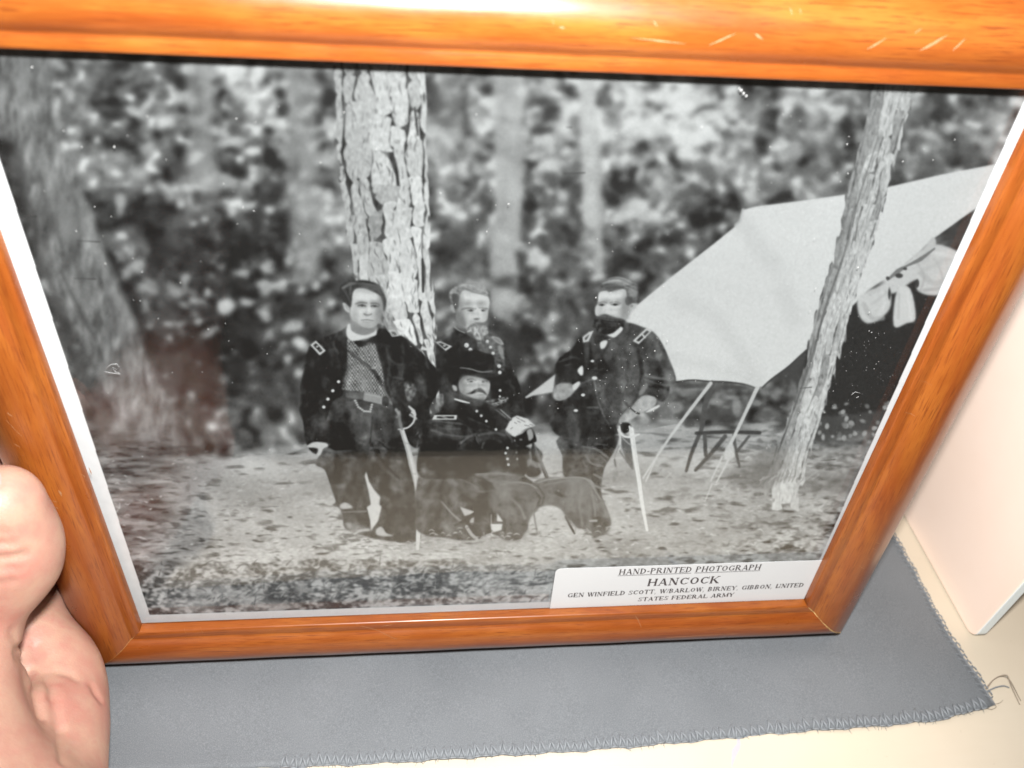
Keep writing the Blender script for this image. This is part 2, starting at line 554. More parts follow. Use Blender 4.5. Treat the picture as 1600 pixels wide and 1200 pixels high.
def bot_st(px, py):
    u_, v_ = uv_frame(px, py, 5.5); t = -v_ / 25; return (u_ + t * 25.0) / (OPEN_W + t * 51.0), t
def left_st(px, py):
    u_, v_ = uv_frame(px, py, 5.5); t = -u_ / 25.0; return (v_ + t * 25) / (OPEN_H + t * 50), t
def right_st(px, py):
    u_, v_ = uv_frame(px, py, 5.5); t = (u_ - OPEN_W) / 26; return (v_ + t * 25) / (OPEN_H + t * 50), t
for a, b, wd in [((985, 57), (1070, 67), .16), ((1106, 69), (1146, 50), .22), ((1176, 50), (1190, 60), .3), ((1352, 75), (1382, 56), .35), ((1434, 77), (1476, 53), .42),
                 ((1484, 77), (1504, 58), .28), ((1425, 50), (1437, 43), .3), ((1235, 12), (1237, 24), .2), ((1250, 13), (1251, 22), .2), ((862, 27), (864, 38), .25), ((872, 40), (882, 41), .25), ((1018, 30), (1026, 40), .2)]:
    scratch('top', *top_st(*a), *top_st(*b), wd)
for a, b, wd in [((548, 981), (620, 997), .14), ((596, 985), (612, 983), .2), ((652, 1014), (664, 1005), .2), ((994, 968), (1002, 980), .55), ((1040, 992), (1150, 986), .10), ((285, 992), (289, 996), .35), ((310, 990), (316, 996), .3)]:
    scratch('bottom', *bot_st(*a), *bot_st(*b), wd)
for a, b, wd in [((12, 652), (38, 678), .22), ((14, 640), (22, 646), .3), ((24, 690), (34, 694), .2), ((92, 764), (97, 774), .45), ((84, 778), (90, 781), .3), ((88, 788), (93, 791), .3), ((122, 748), (128, 756), .2), ((134, 740), (139, 752), .15), ((102, 866), (108, 874), .2)]:
    scratch('left', *left_st(*a), *left_st(*b), wd)
for a, b, wd in [((1352, 868), (1360, 872), .35), ((1360, 852), (1368, 856), .3), ((1366, 843), (1374, 848), .3), ((1418, 650), (1432, 653), .12), ((1440, 600), (1458, 604), .10), ((1340, 880), (1350, 886), .2)]:
    scratch('right', *right_st(*a), *right_st(*b), wd)

v, f = [], []
box(v, f, FL(-3.6, -3.6, -3.6), FL(253.6, 203, -7.5))
v = [tuple(p) for p in v]
mesh_obj('backing_board', v, f, BACKING, frame, False)

# glass
G0, G1, PN = 0.0, -1.9, -2.9
v, f = [], []
lo, hi = FL(-3.4, -3.4, G0), FL(253.4, 202.8, G1)
box(v, f, (lo[0], lo[1], lo[2]), (hi[0], hi[1], hi[2]))
glass = mesh_obj('glass', v, f, GLASS, frame, False)

# ------------------------------------------------------------------ the printed photograph: its tones, painted on a canvas in code
PX0, PY0, CW, CH = -150, 50, 1840, 950
yy, xx = np.mgrid[0:CH, 0:CW].astype(np.float32)
xx += PX0; yy += PY0
IMG = np.zeros((CH, CW), np.float32)

def blur(a, sx, sy=None):
    sy = sx if sy is None else sy
    for ax, s in ((1, sx), (0, sy)):
        if s < .25: continue
        r = max(1, int(3 * s + .5)); k = np.exp(-.5 * (np.arange(-r, r + 1) / s) ** 2); k /= k.sum()
        pad = [(0, 0), (0, 0)]; pad[ax] = (r, r)
        b = np.pad(a, pad, mode='edge')
        n = a.shape[ax]; o = np.zeros_like(a)
        for i, kv in enumerate(k):
            o += kv * (b[:, i:i + n] if ax == 1 else b[i:i + n, :])
        a = o
    return a
def noise2(sx, sy, shape=None, seed=None):
    g = np.random.default_rng(seed if seed is not None else int(rng.integers(1e9)))
    sh = shape or (CH, CW)
    k = max(1, int(min(sx, sy) / 2.5))
    small = g.standard_normal((sh[0] // k + 12, sh[1] // k + 12)).astype(np.float32)
    b = blur(small, sx / k, sy / k)
    b = (b - b.mean()) / (b.std() + 1e-9)
    if k > 1:
        iy = np.arange(sh[0]) / k + 2; ix = np.arange(sh[1]) / k + 2
        y0 = iy.astype(int); x0 = ix.astype(int); fy = (iy - y0)[:, None]; fx = (ix - x0)[None]
        b = (b[y0][:, x0] * (1 - fy) + b[y0 + 1][:, x0] * fy) * (1 - fx) + (b[y0][:, x0 + 1] * (1 - fy) + b[y0 + 1][:, x0 + 1] * fy) * fx
    return b[:sh[0], :sh[1]].astype(np.float32)
def smooth_poly(P, k=4):
    P = [np.array(p, float) for p in P]; n = len(P); out = []
    for i in range(n):
        a, b, c, d = P[i - 1], P[i], P[(i + 1) % n], P[(i + 2) % n]
        for s in range(k):
            t = s / k
            out.append(.5 * ((2 * b) + (c - a) * t + (2 * a - 5 * b + 4 * c - d) * t * t + (3 * b - a - 3 * c + d) * t ** 3))
    return out
def region(x0, y0, x1, y1, pad):
    a = max(0, int(x0 - pad - PX0)); b = min(CW, int(x1 + pad - PX0) + 2); c = max(0, int(y0 - pad - PY0)); d = min(CH, int(y1 + pad - PY0) + 2)
    return a, b, c, d
def mask_poly(P, soft=.7, curve=True):
    P = smooth_poly(P) if curve else [np.array(p, float) for p in P]
    A = np.array(P); a, b, c, d = region(A[:, 0].min(), A[:, 1].min(), A[:, 0].max(), A[:, 1].max(), 3 * soft + 2)
    if b <= a or d <= c: return None
    SS = 3
    xs = (np.arange((b - a) * SS) + .5) / SS + a + PX0 - .5; ys = (np.arange((d - c) * SS) + .5) / SS + c + PY0 - .5
    mk = np.zeros((len(ys), len(xs)), bool)
    for i in range(len(A)):
        (x1, y1), (x2, y2) = A[i - 1], A[i]
        if y1 == y2: continue
        r = np.nonzero((ys >= min(y1, y2)) & (ys < max(y1, y2)))[0]
        if len(r): mk[r] ^= xs[None] > (x1 + (ys[r] - y1) / (y2 - y1) * (x2 - x1))[:, None]
    m_ = mk.reshape(d - c, SS, b - a, SS).mean((1, 3)).astype(np.float32)
    return blur(m_, soft) if soft > .25 else m_, (slice(c, d), slice(a, b))
def put(mk, val, alpha=1.0):
    if mk is None: return
    m_, sl = mk
    IMG[sl] += (val - IMG[sl]) * m_ * alpha
class Z:                                          # coordinates read in an enlarged view: origin and scale
    def __init__(s, ox, oy, k): s.o = np.array([ox, oy], float); s.k = k
    def p(s, pts): return [s.o + np.array(q, float) / s.k for q in pts]
    def poly(s, pts, g, soft=.7, a=1.0, curve=True, tex=0, ts=(2, 2)):
        mk = mask_poly(s.p(pts), soft, curve)
        if mk is None: return
        val = g
        if tex: val = g + tex * noise2(ts[0], ts[1], mk[0].shape)
        put(mk, val, a)
    def stroke(s, pts, wd, g, soft=.6, a=1.0, curve=True):
        P = s.p(pts)
        if curve and len(P) > 2: P = spl(P, 5)
        P = np.array(P); n = len(P)
        W = np.interp(np.linspace(0, 1, n), np.linspace(0, 1, len(wd)), wd) / s.k / 2 if hasattr(wd, '__len__') else np.full(n, wd / s.k / 2)
        r_ = region(P[:, 0].min(), P[:, 1].min(), P[:, 0].max(), P[:, 1].max(), W.max() + 3 * soft + 2)
        if r_[1] <= r_[0] or r_[3] <= r_[2]: return
        sl = (slice(r_[2], r_[3]), slice(r_[0], r_[1])); X = xx[sl]; Y = yy[sl]
        best = np.full(X.shape, -1e3, np.float32)
        for i in range(n - 1):
            ax_, ay_ = P[i]; dx, dy = P[i + 1] - P[i]; L = dx * dx + dy * dy + 1e-9
            t = np.clip(((X - ax_) * dx + (Y - ay_) * dy) / L, 0, 1)
            dd = np.hypot(X - ax_ - t * dx, Y - ay_ - t * dy)
            best = np.maximum(best, W[i] + (W[i + 1] - W[i]) * t - dd)
        put((np.clip(best / (2 * soft) + .5, 0, 1), sl), g, a)
    def dot(s, x, y, rx, ry, g, soft=.7, a=1.0, rot=0.0):
        q = s.o + np.array([x, y], float) / s.k
        blob(q[0], q[1], rx / s.k, ry / s.k, g, soft, a, rot)
def blob(x, y, rx, ry, g, soft=1.0, a=1.0, rot=0.0):
    R = max(rx, ry); a_, b, c, d = region(x - R, y - R, x + R, y + R, 3 * soft + 2)
    if b <= a_ or d <= c: return
    sl = (slice(c, d), slice(a_, b)); X = xx[sl] - x; Y = yy[sl] - y
    ca, sa = math.cos(rot), math.sin(rot)
    q = np.sqrt(((X * ca + Y * sa) / rx) ** 2 + ((-X * sa + Y * ca) / ry) ** 2)
    put((np.clip((1 - q) * min(rx, ry) / (2 * soft) + .5, 0, 1), sl), g, a)
def worley(px, py, seed):
    """F2-F1 and a cell value for jittered cells at arrays px, py"""
    def hsh(i, j, k):
        h = (i.astype(np.int64) * 374761393 + j.astype(np.int64) * 668265263 + k * 974634541 + seed * 1442695) & 0x7fffffff
        h = ((h ^ (h >> 13)) * 1274126177) & 0x7fffffff
        return ((h ^ (h >> 16)) & 0xffff) / 65535.0
    ix, iy = np.floor(px), np.floor(py); f1 = np.full(px.shape, 9.); f2 = f1.copy(); val = np.zeros(px.shape)
    for dx in (-1, 0, 1):
        for dy in (-1, 0, 1):
            cx, cy = ix + dx, iy + dy
            qx = cx + .12 + .76 * hsh(cx, cy, 1); qy = cy + .1 + .8 * hsh(cx, cy, 2); v_ = hsh(cx, cy, 3)
            dd = np.hypot(px - qx, py - qy)
            nw = dd < f1
            f2 = np.where(nw, f1, np.minimum(f2, dd)); val = np.where(nw, v_, val); f1 = np.minimum(f1, dd)
    return f2 - f1, val
I_ = Z(0, 0, 1)

# --- out-of-focus woodland
gx = np.array([-150, 0, 200, 400, 600, 800, 1000, 1200, 1400, 1700]); gy = np.array([50, 100, 200, 300, 400, 500, 600, 700])
T = np.array([
 [140,140,140,150,150,155,160,150,120,110], [140,140,142,152,150,158,165,150,118,105], [135,135,112,150,152,150,140,132,118,104], [85,80,84,112,130,118,120,110,112,108],
 [70,70,62,84,120,100,96,112,115,110], [62,62,58,78,92,84,92,100,90,80], [60,60,62,66,66,76,92,84,52,46], [90,90,88,92,84,90,110,110,84,80]], np.float32)
def gridlerp(Tb):
    cols = np.stack([np.interp(np.arange(CW) + PX0, gx, r) for r in Tb])
    return np.stack([np.interp(np.arange(CH) + PY0, gy, cols[:, i]) for i in range(CW)], 1).astype(np.float32)
T[3:7] *= .86; T[1:3, :4] *= .92
base = gridlerp(T)
lift = 1 + .10 * np.clip((xx - 400) / 500, 0, 1) * np.clip((430 - yy) / 150, 0, 1)
n8, n6 = noise2(8.5, 7), noise2(5.5, 4.6)
IMG[:] = base * lift * (1 + .24 * noise2(40, 32) + .20 * noise2(22, 18) + .22 * n8 + .15 * n6 + .10 * noise2(3.2, 2.8))
IMG += (46 + .25 * base) * np.clip(n6 + .5 * n8 - 1.05, 0, 1.3) - .42 * base * np.clip(-n8 - .6 * n6 - .95, 0, 1)
np.clip(IMG, 26, 232, out=IMG)
gb = np.random.default_rng(5)
for k in range(900):
    x = gb.uniform(PX0, PX0 + CW); y = gb.uniform(60, 725)
    b_ = base[int(np.clip(y - PY0, 0, CH - 1)), int(np.clip(x - PX0, 0, CW - 1))]
    rr = gb.uniform(3.0, 8.5) * (1 if x > 250 else 1.1)
    e = gb.uniform(.6, 1.5)
    if gb.random() < .54: blob(x, y, rr * e, rr, b_ * gb.uniform(1.15, 1.68) + 8, 3.0, gb.uniform(.3, .8), gb.uniform(0, 3.1))
    else: blob(x, y, rr * 1.35 * e, rr * 1.1, b_ * gb.uniform(.42, .74), 3.8, gb.uniform(.25, .7), gb.uniform(0, 3.1))
# brighter trunks far off
for pts, wd, g, sf, al in [([(310, 80), (316, 200), (318, 300)], 46, 172, 8, .62), ([(470, 80), (472, 240), (480, 420)], 50, 168, 8, .6), ([(792, 90), (796, 260), (788, 420), (786, 478)], 44, 182, 5, .86),
                           ([(917, 100), (921, 240), (923, 345)], 25, 202, 3.5, .92), ([(932, 210), (935, 420)], 14, 186, 4, .7), ([(700, 90), (700, 220)], 60, 172, 16, .45), ([(1272, 180), (1288, 250)], 26, 178, 7, .6)]:
    I_.stroke(pts, wd, g, sf, al)
    I_.stroke([(p[0] + 5, p[1]) for p in pts], wd * .35, g + 10, sf * .7, .3)
# light leaves that stand out
for (x, y, rx, ry, g) in [(380, 142, 20, 13, 212), (428, 190, 15, 9, 222), (345, 205, 16, 9, 205), (360, 222, 26, 10, 208), (258, 192, 12, 10, 225), (215, 180, 22, 10, 204), (108, 145, 9, 12, 190), (280, 156, 11, 9, 192),
   (230, 235, 16, 12, 175), (305, 290, 20, 10, 200), (286, 318, 9, 8, 205), (232, 295, 9, 10, 180), (187, 316, 11, 13, 190), (192, 250, 11, 9, 165), (345, 278, 18, 10, 196), (375, 290, 18, 10, 200), (393, 262, 9, 9, 205), (363, 328, 9, 8, 205), (392, 318, 13, 8, 210), (412, 268, 9, 9, 196),
   (190, 400, 9, 8, 165), (205, 392, 8, 8, 168), (222, 416, 14, 12, 172), (192, 430, 10, 9, 168), (228, 446, 18, 9, 185), (262, 455, 22, 9, 150), (292, 435, 8, 11, 172), (298, 470, 14, 8, 178), (326, 456, 8, 8, 188), (378, 424, 10, 10, 182), (412, 421, 13, 6, 196), (352, 480, 16, 15, 205), (385, 474, 18, 8, 185), (416, 490, 13, 9, 190), (312, 498, 8, 8, 190), (330, 518, 12, 9, 170), (452, 512, 20, 12, 196), (466, 536, 16, 11, 222), (442, 540, 9, 9, 210), (452, 558, 11, 8, 190), (467, 583, 8, 8, 215), (352, 590, 10, 9, 170), (420, 520, 8, 8, 160), (495, 447, 8, 7, 190), (450, 407, 9, 8, 180),
   (722, 262, 10, 15, 220), (745, 262, 9, 11, 185), (751, 286, 8, 7, 225), (714, 327, 12, 8, 222), (745, 325, 12, 8, 212), (762, 343, 11, 10, 212), (738, 176, 10, 8, 200), (814, 145, 9, 12, 225), (855, 135, 16, 12, 205), (843, 225, 16, 16, 208), (862, 255, 26, 14, 215), (842, 242, 12, 8, 210), (880, 240, 14, 9, 210), (836, 398, 15, 13, 220), (816, 385, 10, 8, 200), (862, 335, 11, 6, 205), (846, 330, 8, 7, 195), (880, 305, 8, 14, 190), (948, 213, 9, 9, 218), (1001, 270, 9, 10, 222), (1030, 284, 9, 9, 205), (990, 211, 16, 10, 200), (968, 338, 14, 11, 225), (1008, 338, 22, 18, 226), (1035, 340, 12, 12, 220), (1036, 364, 8, 7, 215), (1000, 320, 12, 10, 218), (1052, 335, 9, 7, 205),
   (1062, 155, 26, 12, 226), (1085, 150, 18, 10, 222), (1140, 160, 16, 10, 228), (1097, 202, 12, 10, 232), (1144, 182, 15, 9, 224), (1100, 178, 9, 8, 205), (1078, 282, 24, 8, 215), (1085, 284, 20, 8, 220), (1126, 262, 8, 8, 215), (1140, 245, 8, 8, 208), (1160, 262, 9, 8, 210), (1178, 272, 8, 8, 220), (1205, 275, 16, 7, 215), (1218, 219, 9, 9, 205), (1164, 225, 8, 8, 205), (1315, 175, 13, 11, 226), (1338, 155, 7, 8, 205), (1285, 210, 16, 12, 190), (1174, 300, 8, 18, 190), (1245, 300, 8, 8, 175), (1425, 205, 14, 6, 195), (1450, 210, 16, 9, 210), (1490, 200, 20, 10, 208), (1545, 220, 16, 8, 170), (1432, 245, 5, 9, 175), (1418, 248, 5, 9, 170), (1470, 260, 6, 8, 150),
   (665, 405, 10, 9, 205), (682, 441, 13, 7, 225), (700, 440, 10, 8, 190), (866, 495, 10, 7, 200), (870, 445, 14, 8, 215), (985, 432, 16, 7, 205), (815, 470, 14, 10, 190), (795, 497, 8, 6, 190), (853, 512, 10, 8, 160), (820, 580, 9, 8, 175), (842, 542, 8, 8, 150), (857, 577, 7, 6, 165), (650, 330, 12, 9, 190), (512, 385, 8, 8, 175), (505, 430, 9, 7, 180), (490, 300, 10, 10, 185), (510, 195, 12, 10, 195), (508, 252, 12, 8, 200), (515, 310, 9, 10, 205)]:
    for j in range(4):
        blob(x + gb.normal(0, .42) * rx, y + gb.normal(0, .42) * ry, rx * gb.uniform(.4, .85), ry * gb.uniform(.4, .85), g + gb.uniform(-10, 14), 2.8, .62, gb.uniform(-.7, .7))
for (x, y, rx, ry, g) in [(365, 155, 14, 7, 80), (375, 185, 10, 9, 62), (150, 205, 14, 8, 85), (238, 172, 16, 6, 95), (282, 262, 18, 15, 62), (318, 308, 20, 12, 45), (360, 302, 18, 7, 40), (392, 340, 18, 14, 38), (420, 300, 18, 24, 50), (240, 340, 34, 22, 46), (270, 380, 40, 24, 48), (172, 340, 12, 18, 50), (200, 460, 20, 26, 45), (240, 420, 12, 18, 48), (300, 410, 30, 16, 48), (380, 512, 34, 18, 44), (372, 445, 24, 8, 42), (400, 405, 18, 12, 60), (455, 486, 24, 9, 48), (480, 480, 14, 16, 52), (320, 590, 46, 22, 46), (370, 580, 26, 16, 42), (310, 650, 14, 26, 40), (448, 545, 12, 10, 44), (420, 610, 30, 30, 66),
   (740, 290, 8, 12, 60), (716, 245, 16, 8, 90), (755, 315, 8, 14, 50), (745, 350, 20, 16, 52), (715, 380, 30, 22, 50), (700, 410, 22, 12, 42), (850, 280, 24, 10, 70), (842, 300, 14, 8, 75), (895, 300, 8, 12, 70), (860, 345, 18, 20, 70), (900, 358, 12, 6, 70), (870, 372, 16, 14, 66), (815, 405, 8, 18, 55), (862, 182, 14, 7, 90), (832, 153, 6, 8, 85), (942, 152, 8, 10, 80), (955, 180, 14, 18, 120), (848, 232, 8, 5, 95), (1006, 284, 11, 7, 75), (1015, 360, 18, 5, 90), (1036, 376, 14, 6, 62), (1120, 270, 34, 14, 90), (1090, 262, 10, 9, 95), (1085, 292, 16, 5, 90), (1205, 290, 20, 12, 95), (1250, 180, 14, 8, 90), (1235, 195, 16, 14, 110), (1300, 230, 14, 20, 78), (1290, 275, 13, 12, 75), (1330, 165, 8, 10, 85), (1230, 320, 14, 8, 95), (1440, 180, 26, 12, 92), (1500, 175, 34, 12, 96), (1430, 220, 14, 8, 88), (1455, 255, 26, 16, 80), (1510, 240, 26, 14, 84), (1390, 300, 10, 10, 84),
   (800, 540, 24, 60, 55), (850, 600, 30, 14, 52), (700, 460, 8, 24, 52), (780, 440, 30, 10, 60), (690, 620, 10, 20, 60), (850, 460, 16, 20, 62), (880, 520, 10, 30, 60)]:
    blob(x, y, rx * .9, ry * .9, g, 5.0, .45)
    for j in range(3): blob(x + gb.normal(0, .5) * rx, y + gb.normal(0, .5) * ry, rx * .5, ry * .5, g * gb.uniform(.8, 1.3), 3.2, .5, gb.uniform(0, 3))
soft_ = blur(IMG, 14)
calm = .80 - .16 * np.clip((xx - 450) / 250, 0, 1) * np.clip((360 - yy) / 120, 0, 1)
IMG[:] = soft_ + (blur(IMG, 3.0) - soft_) * (calm + .16) + 3 + 4 * noise2(5, 5)
# blurred leaning tree at the left
I_.poly([(-160, 40), (60, 60), (83, 195), (112, 262), (139, 325), (157, 381), (167, 407), (188, 455), (212, 500), (227, 545), (249, 601), (271, 647), (287, 690), (292, 730), (250, 740), (200, 700), (178, 640), (150, 590), (136, 548), (100, 490), (60, 400), (38, 300), (20, 225), (-60, 180), (-160, 160)], 128, 5, .9)
mk = mask_poly([(-160, 40), (60, 60), (83, 195), (112, 262), (139, 325), (157, 381), (188, 455), (212, 500), (249, 601), (287, 690), (250, 740), (200, 700), (150, 590), (100, 490), (60, 400), (38, 300), (20, 225)], 4)
tt = (yy - 380 + (xx - 150) * -.0)
q = noise2(4, 11); put(mk, IMG[mk[1]] + 13 * q[mk[1]] + 8 * noise2(9, 14)[mk[1]] + 9 * noise2(2.5, 5)[mk[1]], .9)
I_.stroke([(95, 425), (118, 470), (132, 500), (150, 530)], [3, 8, 8, 4], 70, 4, .6)
I_.stroke([(100, 330), (112, 372)], 26, 116, 8, .5)
I_.stroke([(120, 300), (150, 380), (180, 455), (205, 510)], 16, 158, 7, .5)
I_.stroke([(60, 240), (90, 300), (110, 360)], 24, 156, 9, .4)
I_.stroke([(20, 240), (40, 320), (70, 420), (110, 520), (150, 610), (180, 680)], 22, 80, 8, .4)

# --- ground
gedge = [(-160, 760), (60, 760), (180, 745), (262, 718), (330, 712), (400, 704), (470, 706), (520, 700), (700, 690), (850, 672), (900, 668), (1000, 662), (1060, 650), (1130, 676), (1200, 660), (1300, 690), (1700, 680), (1700, 1010), (-160, 1010)]
mkg = mask_poly(gedge, 6, False)
mkg = (np.clip(mkg[0] + .22 * noise2(9, 4, mkg[0].shape) * (mkg[0] < .97) * (mkg[0] > .03), 0, 1), mkg[1])
nA = noise2(10, 2.3); nB = noise2(4.6, 1.25); nC = noise2(30, 10); nD = noise2(2.0, .9)
far = np.clip((yy - 700) / 180, 0, 1)
tilt = np.roll(nA, 3, 0)
gr = 178 + 11 * nC - 62 * np.clip(nA * .6 + nB * .75 * (.35 + .65 * far) + .3 * nC - .55, 0, 1.15) - 40 * np.clip(nB - 1.05, 0, 1) * far + 14 * np.clip(nB - .9, 0, 1) - 5 * nD * (.4 + far)
nR = noise2(7, 2.2) * .7 + noise2(3, 1.4) * .6
gr = gr - 34 * np.clip(nR + .1, 0, 1.5) * np.clip((xx - 1020) / 200, 0, 1)
gr = gr - 12 * np.clip((xx - 1000) / 400, 0, 1) * np.clip((760 - yy) / 80, 0, 1)
put(mkg, gr[mkg[1]])
# darker ground at both sides and the tangle of grass in front
side = np.clip((335 - xx + 18 * noise2(20, 9)) / 90, 0, 1) * np.clip((yy - 660) / 50, 0, 1)
gl_ = 116 + 20 * nA - 28 * np.clip(nB - .2, 0, 1.4) + 14 * nC
IMG += (gl_ - IMG) * side * .85
edge_y = 878 - (xx - 270) * .018 + 5 * noise2(14, 4)
band = np.clip((yy - edge_y) / 9, 0, 1) * np.clip((900 - xx) / 220, .25, 1)
gn = noise2(2.3, 1.3) * .75 + noise2(6, 3) * .65
grass = 126 - 44 * np.clip(gn + .1, -1.2, 1.3) + 12 * nC
IMG += (grass - IMG) * band * .88
for (x, y, rx, ry) in [(330, 925, 44, 9), (300, 945, 40, 9), (380, 934, 30, 7), (470, 918, 9, 8), (505, 897, 9, 8), (420, 946, 40, 7), (345, 905, 30, 5)]:
    blob(x, y, rx, ry, 172, 4, .6)
for k in range(330):
    x = gb.uniform(240, 900); y = gb.uniform(882, 945); L = gb.uniform(5, 17); an = gb.normal(-.5, .6)
    I_.stroke([(x, y), (x + L * .5 * math.cos(an), y + L * .5 * math.sin(an) - 1), (x + L * math.cos(an), y + L * math.sin(an))], [2.2, 1.7, .6], gb.choice([74, 88, 104, 176, 160]), .6, .6)
for k in range(520):                              # leaves and twigs on the ground
    y = 705 + 170 * gb.random() ** .8; x = gb.uniform(150, 1340); f_ = (y - 640) / 240
    an = gb.normal(0, .35); L = gb.uniform(3, 10) * (.4 + f_)
    I_.stroke([(x, y), (x + L * .5, y + gb.normal(0, .8)), (x + L * math.cos(an), y + L * math.sin(an))], [1.0, 2.4 * f_ + .8, .8], gb.choice([112, 128, 140, 214, 210, 205]), .7, gb.uniform(.4, .85))
for (x, y, rx, ry) in [(333, 755, 13, 7), (390, 788, 9, 5), (408, 818, 14, 6), (474, 757, 10, 4), (480, 772, 8, 3), (325, 848, 12, 5), (412, 842, 9, 5), (520, 852, 12, 5), (296, 762, 5, 11), (288, 794, 10, 4), (356, 825, 8, 4), (452, 757, 3, 6), (1052, 770, 16, 4), (1070, 766, 10, 4), (985, 782, 9, 5), (962, 742, 4, 8), (1090, 778, 8, 4)]:
    for j in range(3): blob(x + gb.normal(0, .45) * rx, y + gb.normal(0, .4) * ry, rx * .6, ry * .5, 124, 1.6, .5, gb.normal(0, .3))
for k in range(70):                               # fan of leaf litter at the right
    x = gb.uniform(1130, 1370); y = gb.uniform(745, 865); L = gb.uniform(6, 16)
    I_.stroke([(x, y), (x + L, y - L * gb.uniform(.2, .7))], [1, 2.4, .8], gb.choice([125, 140, 206, 200]), .8, .6)

# --- tent, the shade under it, chair, ropes
R7 = Z(980, 540, 4.444); R6 = Z(960, 240, 3.75); RR = Z(1240, 380, 3.0); RB = Z(1200, 150, 1.845)
I_.poly([(1020, 600), (1080, 590), (1140, 590), (1220, 580), (1290, 500), (1380, 470), (1560, 300), (1640, 300), (1420, 690), (1300, 700), (1190, 660), (1120, 668), (1040, 655), (1010, 640)], 70, 3, .92, False)
mk = mask_poly([(1020, 596), (1080, 590), (1140, 590), (1220, 580), (1260, 640), (1190, 662), (1120, 668), (1040, 655), (1010, 640)], 3)
put(mk, 92 + 24 * noise2(7, 5)[mk[1]] + 10 * noise2(3, 3)[mk[1]])
I_.poly([(1262, 545), (1340, 470), (1400, 450), (1500, 380), (1560, 310), (1640, 300), (1430, 650), (1380, 640), (1330, 648), (1290, 650), (1240, 640)], 47, 2, 1, False)
for (x, y, rx, ry, g) in [(330, 430, 60, 40, 155), (270, 460, 40, 40, 110), (400, 330, 40, 25, 130), (620, 390, 60, 20, 150), (760, 430, 30, 60, 150), (720, 360, 50, 15, 150), (640, 480, 90, 45, 80), (700, 510, 60, 30, 60), (300, 530, 70, 18, 170), (400, 560, 50, 14, 165), (620, 575, 70, 18, 178), (250, 590, 60, 20, 150), (900, 400, 26, 18, 140), (1000, 470, 40, 25, 95), (900, 560, 70, 24, 178), (1000, 540, 50, 16, 170), (120, 520, 40, 26, 165), (90, 570, 40, 22, 150), (450, 280, 90, 18, 58), (760, 290, 110, 16, 62), (430, 540, 40, 30, 70), (1050, 200, 60, 50, 75), (950, 480, 60, 30, 85)]:
    R7.dot(x, y, rx, ry, g, 2.2, .75)
for k in range(46):                               # light leaves in the shade at the right
    x = gb.uniform(1275, 1400); y = gb.uniform(628, 690)
    if x > 1400 - (y - 620) * .45: continue
    blob(x, y, gb.uniform(2, 5), gb.uniform(2, 4.5), gb.choice([150, 170, 120, 185]), 1.2, .8, gb.uniform(0, 3))
I_.poly([(1290, 690), (1420, 680), (1400, 740), (1340, 770), (1290, 765)], 150, 6, .5, tex=22, ts=(3, 2))
I_.poly([(1130, 738), (1200, 722), (1260, 742), (1350, 735), (1420, 730), (1400, 770), (1250, 765), (1140, 752)], 112, 5, .7, tex=10, ts=(4, 2))
tent_l = [(1161, 328), (1179, 323), (1250, 314), (1320, 304), (1384, 293), (1470, 273), (1640, 240), (1640, 262), (1520, 329), (1460, 372), (1400, 424), (1357, 453), (1330, 480), (1300, 512), (1257, 549), (1232, 572), (1205, 592), (1191, 604), (1180, 605), (1160, 599), (1137, 597), (1108, 597), (1081, 595), (1056, 596), (1010, 560), (960, 520), (995, 477), (1051, 431), (1115, 381), (1157, 347)]
mk = mask_poly(tent_l, .8, False); put(mk, 219 + 6 * np.clip((520 - yy[mk[1]]) / 200, -1, 1) + 2.0 * noise2(40, 30)[mk[1]] + 1.2 * noise2(1, 1)[mk[1]])
I_.stroke([(1056, 597), (1081, 594), (1108, 596), (1137, 597), (1165, 601), (1182, 607)], 2.5, 46, .8, .9)
I_.stroke([(1191, 606), (1205, 593), (1232, 573), (1257, 550), (1300, 513)], 2.5, 56, .8, .8)
I_.stroke([(1161, 328), (1157, 345), (1150, 352)], 5, 205, 1.5, .8)
I_.poly([(1490, 355), (1560, 310), (1640, 300), (1640, 350), (1560, 385), (1500, 372), (1465, 382)], 66, 2.5, .95)
# rolled tent flap with its ties
RB.poly([(260, 580), (300, 560), (345, 540), (355, 580), (350, 615), (320, 645), (285, 655), (262, 630)], 206, 1.4)
RB.poly([(345, 530), (400, 480), (470, 430), (530, 440), (560, 470), (520, 560), (470, 575), (430, 560), (425, 530), (360, 570)], 205, 1.4)
RB.poly([(470, 410), (485, 420), (470, 470), (430, 490), (440, 460)], 198, 1.2)
RB.poly([(372, 560), (410, 555), (426, 640), (400, 655), (362, 662)], 212, 1.2)
for pts, w_, g in [([(275, 600), (300, 640), (330, 640)], 14, 176), ([(290, 570), (330, 560), (350, 580)], 10, 190), ([(330, 560), (335, 600), (320, 630)], 8, 222), ([(440, 510), (480, 540), (530, 520)], 16, 180), ([(470, 450), (520, 460), (550, 480)], 10, 222), ([(450, 560), (490, 555), (520, 545)], 9, 168), ([(378, 570), (376, 640)], 6, 186), ([(402, 565), (412, 640)], 8, 224), ([(430, 480), (450, 520), (440, 560)], 6, 170), ([(480, 470), (500, 510), (505, 560)], 5, 176)]: RB.stroke(pts, w_, g, 1.6, .6)
RB.stroke([(345, 530), (375, 505), (400, 490), (440, 470), (480, 440)], [6, 14, 6, 12, 5], 96, .9, .75)
for (x, y, rx, ry) in [(378, 518, 11, 7), (430, 540, 6, 12), (350, 570, 4, 16), (345, 525, 5, 5), (395, 498, 6, 4)]: RB.dot(x, y, rx, ry, 58, .8, .9)
RB.stroke([(300, 600), (340, 570)], 8, 190, 1.5, .7); RB.stroke([(450, 500), (520, 470)], 14, 192, 3, .7)
